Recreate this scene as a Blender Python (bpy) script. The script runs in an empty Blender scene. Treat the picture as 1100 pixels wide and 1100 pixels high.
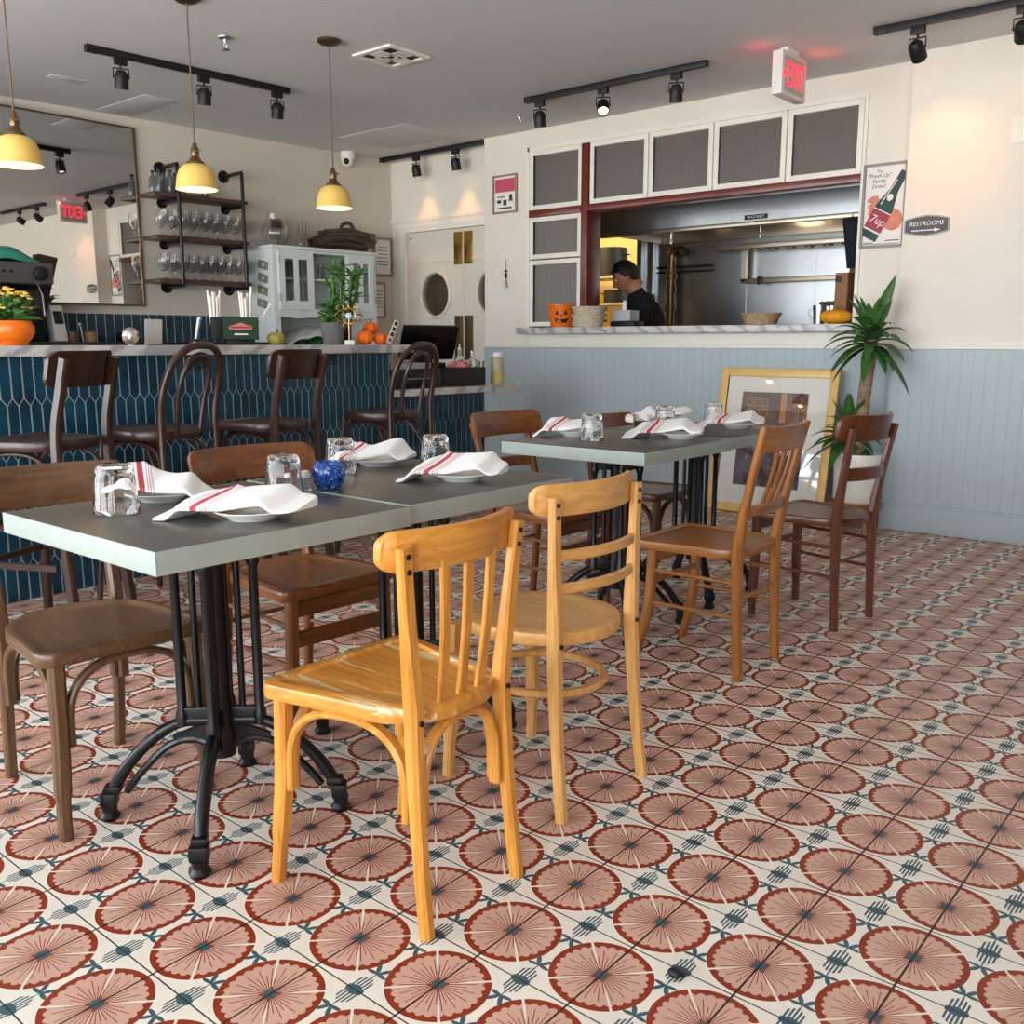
import bpy, bmesh, math, random
from mathutils import Vector, Matrix
R = math.radians
random.seed(7)
SC = bpy.context.scene
COL = SC.collection
# ---------------------------------------------------------------- helpers
def lin(c):
    c = c / 255.0
    return c / 12.92 if c <= 0.04045 else ((c + 0.055) / 1.055) ** 2.4
def rgb(r, g, b): return (lin(r), lin(g), lin(b), 1.0)

class MB:
    """collects shapes into one mesh"""
    def __init__(s): s.b = bmesh.new()
    def _add(s, verts, faces, M=None):
        vs = [s.b.verts.new((M @ Vector(v)) if M else v) for v in verts]
        for f in faces:
            try: s.b.faces.new([vs[i] for i in f])
            except ValueError: pass
        return vs
    def box(s, c, d, bev=0.0, M=None):
        t = bmesh.new(); bmesh.ops.create_cube(t, size=1.0)
        for v in t.verts: v.co = Vector((v.co.x * d[0] + c[0], v.co.y * d[1] + c[1], v.co.z * d[2] + c[2]))
        if bev: bmesh.ops.bevel(t, geom=list(t.edges), offset=min(bev, min(d) * .45), segments=2, affect='EDGES', profile=.6)
        s.merge(t, M); return s
    def b2(s, a, b, bev=0.0, M=None):
        return s.box([(a[i] + b[i]) / 2 for i in range(3)], [abs(b[i] - a[i]) for i in range(3)], bev, M)
    def merge(s, t, M=None):
        t.verts.index_update()
        s._add([v.co.copy() for v in t.verts], [[v.index for v in f.verts] for f in t.faces], M); t.free()
    def tube(s, pts, r, n=8, closed=False, caps=True, M=None):
        pts = [Vector(p) for p in pts]; m = len(pts)
        rr = r if isinstance(r, (list, tuple)) else [r] * m
        T = []
        for i in range(m):
            a = pts[i - 1] if (i > 0 or closed) else pts[i]
            b = pts[(i + 1) % m] if (i < m - 1 or closed) else pts[i]
            d = (b - a); T.append(d.normalized() if d.length > 1e-9 else Vector((0, 0, 1)))
        u = T[0].orthogonal().normalized(); V = []; F = []
        for i in range(m):
            u = (u - T[i] * u.dot(T[i]))
            u = u.normalized() if u.length > 1e-6 else T[i].orthogonal().normalized()
            w = T[i].cross(u)
            for k in range(n):
                a = 2 * math.pi * k / n
                V.append(pts[i] + (u * math.cos(a) + w * math.sin(a)) * rr[i])
        for i in range(m - (0 if closed else 1)):
            j = (i + 1) % m
            for k in range(n):
                F.append((i * n + k, i * n + (k + 1) % n, j * n + (k + 1) % n, j * n + k))
        if caps and not closed:
            F.append(tuple(range(n - 1, -1, -1))); F.append(tuple((m - 1) * n + k for k in range(n)))
        s._add(V, F, M); return s
    def bar(s, pts, w, h, side, ch=.15, closed=False, M=None):
        """rectangular, chamfered section swept along pts; w along side, h across it"""
        pts = [Vector(p) for p in pts]; m = len(pts); side = Vector(side).normalized()
        ww = w if isinstance(w, (list, tuple)) else [w] * m
        hh = h if isinstance(h, (list, tuple)) else [h] * m
        V = []; F = []
        for i in range(m):
            a = pts[i - 1] if (i > 0 or closed) else pts[i]
            b = pts[(i + 1) % m] if (i < m - 1 or closed) else pts[i]
            t = (b - a).normalized()
            sd = (side - t * side.dot(t)).normalized(); nn = t.cross(sd)
            c = ch * min(ww[i], hh[i])
            x, y = ww[i] / 2, hh[i] / 2
            for (p, q) in ((x - c, y), (-x + c, y), (-x, y - c), (-x, -y + c), (-x + c, -y), (x - c, -y), (x, -y + c), (x, y - c)):
                V.append(pts[i] + sd * p + nn * q)
        for i in range(m - (0 if closed else 1)):
            j = (i + 1) % m
            for k in range(8):
                F.append((i * 8 + k, i * 8 + (k + 1) % 8, j * 8 + (k + 1) % 8, j * 8 + k))
        if not closed:
            F.append(tuple(range(7, -1, -1))); F.append(tuple((m - 1) * 8 + k for k in range(8)))
        s._add(V, F, M); return s
    def lathe(s, prof, n=24, c=(0, 0, 0), mod=None, M=None):
        V = []; F = []; idx = []
        for (r, z) in prof:
            if r < 1e-6:
                idx.append([len(V)]); V.append((c[0], c[1], c[2] + z))
            else:
                row = []
                for k in range(n):
                    a = 2 * math.pi * k / n
                    q = r * (mod(a, z, r) if mod else 1)
                    row.append(len(V)); V.append((c[0] + q * math.cos(a), c[1] + q * math.sin(a), c[2] + z))
                idx.append(row)
        for a, b in zip(idx, idx[1:]):
            if len(a) == 1 and len(b) == 1: continue
            for k in range(n):
                k2 = (k + 1) % n
                if len(a) == 1: F.append((a[0], b[k2], b[k]))
                elif len(b) == 1: F.append((a[k], a[k2], b[0]))
                else: F.append((a[k], a[k2], b[k2], b[k]))
        s._add(V, F, M); return s
    def prism(s, poly, z0, z1, M=None):
        n = len(poly)
        V = [(p[0], p[1], z0) for p in poly] + [(p[0], p[1], z1) for p in poly]
        F = [tuple(range(n - 1, -1, -1)), tuple(range(n, 2 * n))] + [(k, (k + 1) % n, n + (k + 1) % n, n + k) for k in range(n)]
        s._add(V, F, M); return s
    def grid(s, f, nu, nv, M=None):
        V = [f(i / nu, j / nv) for i in range(nu + 1) for j in range(nv + 1)]
        F = [(i * (nv + 1) + j, (i + 1) * (nv + 1) + j, (i + 1) * (nv + 1) + j + 1, i * (nv + 1) + j + 1) for i in range(nu) for j in range(nv)]
        s._add(V, F, M); return s
    def ball(s, c, r, nu=16, nv=10, M=None):
        r = r if isinstance(r, (tuple, list)) else (r, r, r)
        P = [(math.sin(math.pi * j / nv), -math.cos(math.pi * j / nv)) for j in range(nv + 1)]
        V = []; F = []
        t = MB(); t.lathe(P, nu)
        MM = Matrix.Translation(c) @ Matrix.Diagonal((r[0], r[1], r[2], 1))
        s.merge(t.b, (M @ MM) if M else MM); return s
    def done(s, name, mat, parent=None, loc=None, rot=None, angle=38, smooth=True, solid=0, sub=0):
        bmesh.ops.remove_doubles(s.b, verts=s.b.verts, dist=1e-6)
        bmesh.ops.recalc_face_normals(s.b, faces=s.b.faces)
        if smooth:
            lim = R(angle)
            for f in s.b.faces: f.smooth = True
            for e in s.b.edges:
                if len(e.link_faces) == 2 and e.calc_face_angle(0) > lim: e.smooth = False
        me = bpy.data.meshes.new(name); s.b.to_mesh(me); s.b.free()
        o = bpy.data.objects.new(name, me); COL.objects.link(o)
        if mat: me.materials.append(mat)
        if parent: o.parent = parent
        if loc is not None: o.location = loc
        if rot is not None: o.rotation_euler = rot
        if solid:
            m = o.modifiers.new('solid', 'SOLIDIFY'); m.thickness = solid
        if sub:
            m = o.modifiers.new('sub', 'SUBSURF'); m.levels = sub; m.render_levels = sub
        return o

def tag(o, label=None, cat=None, group=None, kind=None):
    if label: o['label'] = label
    if cat: o['category'] = cat
    if group: o['group'] = group
    if kind: o['kind'] = kind
    return o
def thing(name, label, cat, loc=(0, 0, 0), rz=0, group=None):
    o = bpy.data.objects.new(name, None); COL.objects.link(o); o.empty_display_size = .1
    o.location = loc; o.rotation_euler = (0, 0, rz)
    return tag(o, label, cat, group)
def struct(o): o['kind'] = 'structure'; return o
def copy_tree(o, parent=None):
    c = o.copy(); COL.objects.link(c); c.parent = parent
    for ch in list(o.children): copy_tree(ch, c)
    return c
def smooth_pts(P, n=6, closed=False):
    """Catmull-Rom through P"""
    P = [Vector(p) for p in P]; m = len(P); out = []
    rng = m if closed else m - 1
    for i in range(rng):
        p0 = P[(i - 1) % m] if (closed or i > 0) else P[i] * 2 - P[i + 1]
        p1 = P[i]; p2 = P[(i + 1) % m]
        p3 = P[(i + 2) % m] if (closed or i + 2 < m) else p2 * 2 - p1
        for k in range(n):
            t = k / n
            out.append(.5 * ((2 * p1) + (p2 - p0) * t + (2 * p0 - 5 * p1 + 4 * p2 - p3) * t * t + (3 * p1 - p0 - 3 * p2 + p3) * t ** 3))
    if not closed: out.append(P[-1].copy())
    return out
def text(body, size, mat, parent=None, loc=(0, 0, 0), rot=(0, 0, 0), ext=.0006, name='lettering', align='CENTER', sx=1.0, shear=0.0):
    cu = bpy.data.curves.new('t', 'FONT'); cu.body = body; cu.size = size; cu.extrude = ext
    cu.align_x = align; cu.align_y = 'CENTER'; cu.shear = shear; cu.resolution_u = 2
    t = bpy.data.objects.new('t', cu); COL.objects.link(t)
    me = bpy.data.meshes.new_from_object(t.evaluated_get(bpy.context.evaluated_depsgraph_get()))
    bpy.data.objects.remove(t); bpy.data.curves.remove(cu)
    for v in me.vertices: v.co.x *= sx
    me.materials.clear(); me.materials.append(mat)
    o = bpy.data.objects.new(name, me); COL.objects.link(o); o.parent = parent; o.location = loc; o.rotation_euler = rot
    return o

# ---------------------------------------------------------------- materials
def newmat(name):
    m = bpy.data.materials.new(name); m.use_nodes = True
    nt = m.node_tree; b = nt.nodes['Principled BSDF']
    return m, nt, b
def mat(name, col, rough=.5, metal=0.0, spec=.5, trans=0.0, emit=None, es=0.0, var=0.0, vs=8.0, bump=0.0, bs=60.0, ior=1.45, coat=0.0, alpha=1.0, stretch=(1, 1, 1)):
    m, nt, b = newmat(name); I = b.inputs
    I['Base Color'].default_value = col; I['Roughness'].default_value = rough; I['Metallic'].default_value = metal
    I['Specular IOR Level'].default_value = spec; I['Transmission Weight'].default_value = trans; I['IOR'].default_value = ior
    I['Coat Weight'].default_value = coat; I['Alpha'].default_value = alpha
    if emit: I['Emission Color'].default_value = emit; I['Emission Strength'].default_value = es
    if var or bump:
        tc = nt.nodes.new('ShaderNodeTexCoord'); mp = nt.nodes.new('ShaderNodeMapping'); mp.inputs['Scale'].default_value = stretch
        nt.links.new(tc.outputs['Object'], mp.inputs['Vector'])
    if var:
        n = nt.nodes.new('ShaderNodeTexNoise'); n.inputs['Scale'].default_value = vs; n.inputs['Detail'].default_value = 5
        nt.links.new(mp.outputs[0], n.inputs['Vector'])
        r = nt.nodes.new('ShaderNodeValToRGB'); e = r.color_ramp.elements
        e[0].position = .3; e[1].position = .7
        e[0].color = tuple(max(0, c * (1 - var)) for c in col[:3]) + (1,); e[1].color = tuple(min(1, c * (1 + var)) for c in col[:3]) + (1,)
        nt.links.new(n.outputs[0], r.inputs[0]); nt.links.new(r.outputs[0], I['Base Color'])
    if bump:
        n2 = nt.nodes.new('ShaderNodeTexNoise'); n2.inputs['Scale'].default_value = bs; n2.inputs['Detail'].default_value = 4
        nt.links.new(mp.outputs[0], n2.inputs['Vector'])
        bp = nt.nodes.new('ShaderNodeBump'); bp.inputs['Strength'].default_value = bump; bp.inputs['Distance'].default_value = .01
        nt.links.new(n2.outputs[0], bp.inputs['Height']); nt.links.new(bp.outputs[0], I['Normal'])
    return m
def wood(name, c1, c2, rough=.35, stretch=(14, 14, 1.2), worn=None, coat=.15):
    m, nt, b = newmat(name); L = nt.links.new
    tc = nt.nodes.new('ShaderNodeTexCoord'); mp = nt.nodes.new('ShaderNodeMapping'); mp.inputs['Scale'].default_value = stretch
    L(tc.outputs['Object'], mp.inputs['Vector'])
    n = nt.nodes.new('ShaderNodeTexNoise'); n.inputs['Scale'].default_value = 4; n.inputs['Detail'].default_value = 6; n.inputs['Roughness'].default_value = .65; n.inputs['Distortion'].default_value = .5
    L(mp.outputs[0], n.inputs['Vector'])
    r = nt.nodes.new('ShaderNodeValToRGB'); e = r.color_ramp.elements
    e[0].position = .3; e[0].color = c1; e[1].position = .68; e[1].color = c2
    L(n.outputs[0], r.inputs[0]); out = r.outputs[0]
    if worn:
        n3 = nt.nodes.new('ShaderNodeTexNoise'); n3.inputs['Scale'].default_value = 3.2; n3.inputs['Detail'].default_value = 9; n3.inputs['Roughness'].default_value = .7
        mp3 = nt.nodes.new('ShaderNodeMapping'); mp3.inputs['Scale'].default_value = (stretch[0] * .35, stretch[1] * .35, stretch[2] * .35); L(tc.outputs['Object'], mp3.inputs['Vector']); L(mp3.outputs[0], n3.inputs['Vector'])
        r3 = nt.nodes.new('ShaderNodeValToRGB'); e3 = r3.color_ramp.elements; e3[0].position = .545; e3[1].position = .585
        e3[0].color = (0, 0, 0, 1); e3[1].color = (1, 1, 1, 1); L(n3.outputs[0], r3.inputs[0])
        mx = nt.nodes.new('ShaderNodeMix'); mx.data_type = 'RGBA'; L(r3.outputs[0], mx.inputs[0]); L(out, mx.inputs[6]); mx.inputs[7].default_value = worn; out = mx.outputs[2]
    L(out, b.inputs['Base Color']); b.inputs['Roughness'].default_value = rough; b.inputs['Coat Weight'].default_value = coat; b.inputs['Coat Roughness'].default_value = .25
    bp = nt.nodes.new('ShaderNodeBump'); bp.inputs['Strength'].default_value = .12; bp.inputs['Distance'].default_value = .004
    L(n.outputs[0], bp.inputs['Height']); L(bp.outputs[0], b.inputs['Normal'])
    return m
class X:
    """tiny math-node expression builder"""
    nt = None
    def __init__(s, o): s.o = o
    @staticmethod
    def op(o, *a):
        n = X.nt.nodes.new('ShaderNodeMath'); n.operation = o
        for i, v in enumerate(a):
            if isinstance(v, X): X.nt.links.new(v.o, n.inputs[i])
            else: n.inputs[i].default_value = v
        return X(n.outputs[0])
    def __add__(s, b): return X.op('ADD', s, b)
    def __radd__(s, b): return X.op('ADD', s, b)
    def __sub__(s, b): return X.op('SUBTRACT', s, b)
    def __rsub__(s, b): return X.op('SUBTRACT', b, s)
    def __mul__(s, b): return X.op('MULTIPLY', s, b)
    def __rmul__(s, b): return X.op('MULTIPLY', s, b)
    def __truediv__(s, b): return X.op('DIVIDE', s, b)
    def __lt__(s, b): return X.op('LESS_THAN', s, b)
    def __gt__(s, b): return X.op('GREATER_THAN', s, b)
    def abs(s): return X.op('ABSOLUTE', s)
    def fract(s): return X.op('FRACT', s)
    def sin(s): return X.op('SINE', s)
    def cos(s): return X.op('COSINE', s)
    def sqrt(s): return X.op('SQRT', s)
def xmin(a, b): return X.op('MINIMUM', a, b)
def xmax(a, b): return X.op('MAXIMUM', a, b)
def mixc(nt, f, a, b):
    mx = nt.nodes.new('ShaderNodeMix'); mx.data_type = 'RGBA'
    nt.links.new(f.o if isinstance(f, X) else f, mx.inputs[0])
    for v, i in ((a, 6), (b, 7)):
        if isinstance(v, tuple): mx.inputs[i].default_value = v
        else: nt.links.new(v, mx.inputs[i])
    return mx.outputs[2]

def floor_material():
    m, nt, b = newmat('patterned cement tile'); X.nt = nt
    tc = nt.nodes.new('ShaderNodeTexCoord'); sp = nt.nodes.new('ShaderNodeSeparateXYZ'); nt.links.new(tc.outputs['Object'], sp.inputs[0])
    P = .2032
    px = (X(sp.outputs[0]) + 1.0562) * (1 / P); py = (X(sp.outputs[1]) - 1.2616) * (1 / P)
    a = ((px + 100.5).fract() - .5) * P; c2 = ((py + 100.5).fract() - .5) * P
    r = (a * a + c2 * c2).sqrt(); th = X.op('ARCTAN2', c2, a)
    bump = (th * 14).sin().abs()
    rin = bump * .0062 + .0770
    ring = (r < .0935); pink = (r < rin)
    tt = ((th * (36 / (2 * math.pi)) + 50.5).fract() - .5).abs() * r * (2 * math.pi / 36)
    rmax = (th * 18).cos() * .009 + .060
    rays = (tt < .00085) * (r < rmax)
    u = ((a + c2) * .70711).abs(); v = ((a - c2) * .70711).abs(); w = xmin(u, v)
    cross = (w < (r * .026 + .0001)) * (r > .02)
    wedge = (w < (.0036 - r * .05)) * (r < .07)
    dot = (r < .0125)
    la = a.abs() < .0021
    d = ((py + 100.0).fract() - .5) * P; c = ((px + 100.0).fract() - .5) * P
    lb = d.abs() < .0015
    ca = c.abs(); da = d.abs()
    body = (ca < .0185) * (da < (.043 - ca * .95))
    strip = ((c * (1 / .0068) + 20.5).fract() - .5).abs() < .28
    body = body * xmax(strip, da < (.013 - ca * .4))
    stem = (ca < .0012) * (da < .056)
    def leaf(cx, cy, ang, L, W):
        p = (ca - cx) * math.cos(ang) + (da - cy) * math.sin(ang); q = (da - cy) * math.cos(ang) - (ca - cx) * math.sin(ang)
        return ((p * p) * (1 / L ** 2) + (q * q) * (1 / W ** 2)) < 1.0
    lv = xmax(leaf(.0080, .0640, R(58), .0130, .0044), leaf(.0112, .0520, R(-6), .0118, .0040))
    teal = xmax(xmax(body, stem), lv)
    n = nt.nodes.new('ShaderNodeTexNoise'); n.inputs['Scale'].default_value = 7; n.inputs['Detail'].default_value = 6; nt.links.new(tc.outputs['Object'], n.inputs['Vector'])
    white = mixc(nt, n.outputs[0], rgb(222, 213, 198), rgb(240, 234, 222))
    pinkc = mixc(nt, n.outputs[0], rgb(196, 154, 136), rgb(212, 173, 154))
    TEAL = rgb(62, 92, 100); RUST = rgb(142, 52, 24); RED = rgb(134, 62, 44)
    col = mixc(nt, ring, white, RUST)
    col = mixc(nt, pink, col, pinkc)
    col = mixc(nt, rays, col, RED)
    col = mixc(nt, wedge, col, RED)
    col = mixc(nt, cross * ring, col, white)
    col = mixc(nt, dot, col, TEAL)
    col = mixc(nt, teal, col, TEAL)
    col = mixc(nt, la, col, rgb(52, 38, 34)); col = mixc(nt, lb, col, rgb(48, 50, 54))
    nt.links.new(col, b.inputs['Base Color'])
    ln = xmax(la, lb)
    rg = n.outputs[0]
    rr = X(rg) * .25 + .33
    nt.links.new(rr.o, b.inputs['Roughness']); b.inputs['Specular IOR Level'].default_value = .35
    bp = nt.nodes.new('ShaderNodeBump'); bp.inputs['Strength'].default_value = .35; bp.inputs['Distance'].default_value = .002; bp.invert = True
    nt.links.new(ln.o, bp.inputs['Height']); nt.links.new(bp.outputs[0], b.inputs['Normal'])
    return m
def groove_material(name, col, axis, pitch):
    m, nt, b = newmat(name); X.nt = nt
    tc = nt.nodes.new('ShaderNodeTexCoord'); sp = nt.nodes.new('ShaderNodeSeparateXYZ'); nt.links.new(tc.outputs['Object'], sp.inputs[0])
    q = ((X(sp.outputs[axis]) * (1 / pitch) + 200.0).fract() - .5).abs() * pitch
    g = q < .0028
    n = nt.nodes.new('ShaderNodeTexNoise'); n.inputs['Scale'].default_value = 2.5; nt.links.new(tc.outputs['Object'], n.inputs['Vector'])
    base = mixc(nt, n.outputs[0], tuple(c * .95 for c in col[:3]) + (1,), tuple(min(1, c * 1.05) for c in col[:3]) + (1,))
    nt.links.new(mixc(nt, g * .16, base, tuple(c * .35 for c in col[:3]) + (1,)), b.inputs['Base Color'])
    h = X.op('SMOOTH_MIN', q, .005, .003)
    bp = nt.nodes.new('ShaderNodeBump'); bp.inputs['Strength'].default_value = .3; bp.inputs['Distance'].default_value = .5
    nt.links.new(h.o, bp.inputs['Height']); nt.links.new(bp.outputs[0], b.inputs['Normal'])
    b.inputs['Roughness'].default_value = .5
    return m
def marble_material(name, c1, c2, scale=3.0):
    m, nt, b = newmat(name); L = nt.links.new
    tc = nt.nodes.new('ShaderNodeTexCoord'); mp = nt.nodes.new('ShaderNodeMapping'); mp.inputs['Rotation'].default_value = (0.4, .5, .7); L(tc.outputs['Object'], mp.inputs['Vector'])
    n = nt.nodes.new('ShaderNodeTexWave'); n.inputs['Scale'].default_value = scale; n.inputs['Distortion'].default_value = 9; n.inputs['Detail'].default_value = 5; n.inputs['Detail Scale'].default_value = 1.6
    L(mp.outputs[0], n.inputs['Vector'])
    r = nt.nodes.new('ShaderNodeValToRGB'); e = r.color_ramp.elements; e[0].position = .05; e[0].color = c2; e[1].position = .55; e[1].color = c1
    L(n.outputs[0], r.inputs[0]); L(r.outputs[0], b.inputs['Base Color']); b.inputs['Roughness'].default_value = .3
    return m
def ribbed_glass():
    m, nt, b = newmat('ribbed glass'); L = nt.links.new
    b.inputs['Base Color'].default_value = rgb(128, 122, 114); b.inputs['Roughness'].default_value = .32; b.inputs['Transmission Weight'].default_value = .35
    tc = nt.nodes.new('ShaderNodeTexCoord'); w = nt.nodes.new('ShaderNodeTexWave'); w.inputs['Scale'].default_value = 28; L(tc.outputs['Object'], w.inputs['Vector'])
    bp = nt.nodes.new('ShaderNodeBump'); bp.inputs['Strength'].default_value = .5; bp.inputs['Distance'].default_value = .004; L(w.outputs[1], bp.inputs['Height']); L(bp.outputs[0], b.inputs['Normal'])
    return m
def thin_glass(name, tint=.97, fmul=1.0):
    """flat pane: lets light straight through, with a fresnel reflection on top"""
    m, nt, b = newmat(name); nt.nodes.remove(b); L = nt.links.new
    tr = nt.nodes.new('ShaderNodeBsdfTransparent'); tr.inputs[0].default_value = (tint, tint, tint, 1)
    gl = nt.nodes.new('ShaderNodeBsdfGlossy'); gl.inputs['Roughness'].default_value = .01
    lw = nt.nodes.new('ShaderNodeLayerWeight'); X.nt = nt; fc = X(lw.outputs['Facing'])      # Schlick, same from both sides
    fr = X.op('POWER', fc, 5.0) * .96 + .04
    mx = nt.nodes.new('ShaderNodeMixShader'); L(fr.o, mx.inputs[0]); L(tr.outputs[0], mx.inputs[1]); L(gl.outputs[0], mx.inputs[2])
    L(mx.outputs[0], nt.nodes['Material Output'].inputs[0]); return m
M = {}
M['floor'] = floor_material()
M['wall'] = mat('cream wall paint', rgb(236, 230, 218), .65, var=.02, vs=3)
M['barwall'] = mat('greige wall paint', rgb(214, 206, 192), .7, var=.02, vs=3)
M['ceiling'] = mat('ceiling paint', rgb(210, 211, 212), .8, var=.02, vs=2)
M['trim'] = mat('white trim paint', rgb(240, 238, 228), .4)
M['bead_x'] = groove_material('blue grey beadboard', rgb(182, 195, 200), 0, .066)
M['blue'] = mat('blue grey paint', rgb(182, 195, 200), .45)
M['mahogany'] = wood('mahogany beam', rgb(84, 26, 14), rgb(124, 48, 28), .3, (10, 10, 1.5))
M['mahogany_h'] = wood('mahogany rail', rgb(84, 26, 14), rgb(124, 48, 28), .3, (1.5, 10, 10))
M['ribbed'] = ribbed_glass()
M['marble'] = marble_material('grey white marble', rgb(206, 204, 199), rgb(158, 160, 162), 3.0)
M['tile'] = mat('blue glazed picket tile', rgb(16, 58, 76), .22, var=.45, vs=9, spec=.5, bump=.05, bs=25)
M['grout'] = mat('pale grout', rgb(196, 204, 202), .8)
M['zinc'] = mat('zinc table top', rgb(96, 95, 90), .34, .4, var=.10, vs=5, bump=.02, bs=12)
M['edge_lit'] = mat('window lit zinc edge', rgb(158, 168, 160), .5, .1, var=.06, vs=8)  # window light on the tabletop rim put into a paler zinc
M['iron'] = mat('black cast iron', rgb(18, 18, 20), .35, .3, coat=.2)
M['black'] = mat('matte black', rgb(20, 20, 22), .5)
M['gloss_black'] = mat('gloss black plastic', rgb(12, 12, 13), .18)
M['brass'] = mat('brass', rgb(190, 150, 80), .28, 1.0)
M['bronze'] = mat('aged bronze', rgb(120, 98, 70), .4, .9)
M['steel'] = mat('stainless steel', rgb(185, 190, 194), .30, 1.0, var=.08, vs=2.5)
M['steel_warm'] = mat('brushed steel', rgb(190, 178, 160), .35, 1.0)
M['mirror'] = mat('mirror glass', rgb(225, 226, 222), .01, 1.0)
M['glass'] = mat('clear glass', (1, 1, 1, 1), 0.0, trans=1.0, ior=1.45)
M['china'] = mat('white china', rgb(242, 240, 230), .18)
M['white'] = mat('white plastic', rgb(238, 238, 234), .4)
M['paper'] = mat('white paper', rgb(240, 238, 234), .8)
M['yellow_shade'] = mat('yellow ceramic shade', rgb(238, 200, 108), .3)
M['orange'] = mat('orange glaze', rgb(240, 116, 20), .3)
M['leaf'] = mat('dark green leaf', rgb(58, 102, 44), .4, var=.35, vs=14)
M['leaf2'] = mat('bright green leaf', rgb(68, 110, 46), .4, var=.3, vs=20)
M['cream'] = mat('cream lacquer', rgb(224, 220, 206), .4)
M['hutch'] = mat('pale painted wood', rgb(226, 232, 230), .45)
M['red'] = mat('red plastic', rgb(170, 24, 30), .4)
M['bulb'] = mat('lamp glow', (1, .8, .55, 1), .5, emit=(1, .62, .3, 1), es=6)
M['spot_glow'] = mat('spot lens glow', (1, .9, .7, 1), .5, emit=(1, .8, .5, 1), es=9)
def chairwood(n, c1, c2, rough=.35, worn=None):
    return (wood(n + ' upright', c1, c2, rough), wood(n + ' cross', c1, c2, rough, (1.2, 14, 14)), wood(n + ' seat', c1, c2, rough, (14, 1.2, 14), worn=worn))
W_honey = chairwood('honey wood', rgb(184, 114, 34), rgb(224, 158, 70), .32, rgb(232, 200, 150))
W_light = chairwood('light beech', rgb(196, 138, 68), rgb(224, 172, 104), .4)
W_amber = chairwood('amber wood', rgb(126, 74, 28), rgb(172, 110, 50), .32)
W_red = chairwood('red brown wood', rgb(70, 34, 16), rgb(106, 56, 28), .3)
W_dark = chairwood('walnut wood', rgb(76, 52, 34), rgb(112, 80, 52), .35)
W_tan = chairwood('chestnut wood', rgb(92, 50, 22), rgb(140, 82, 40), .3)
W_bar = chairwood('dark stool wood', rgb(38, 20, 14), rgb(66, 38, 26), .3)
# ---------------------------------------------------------------- room
CEIL = 2.69
TH = R(4.6)                       # the bar wall stands a little askew
CORNER = Vector((-6.556, 6.13, 0))
NB = Vector((math.cos(TH), -math.sin(TH), 0)); ALONG = Vector((-math.sin(TH), -math.cos(TH), 0))
def bw(s, off, z): return CORNER + ALONG * s + NB * off + Vector((0, 0, z))
struct(MB().b2((-8.2, -2.2, -.08), (3.2, 10.2, 0)).done('floor', M['floor'], smooth=False))
struct(MB().b2((-8.2, -2.2, CEIL), (3.2, 10.2, CEIL + .1)).done('ceiling', M['ceiling'], smooth=False))
# bar wall (local x = out of the wall, local y = towards the back corner)
wb = struct(MB().b2((-.15, -8.6, 0), (0, .25, CEIL)).done('wall_bar', M['barwall'], loc=CORNER, rot=(0, 0, -TH), smooth=False))
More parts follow.
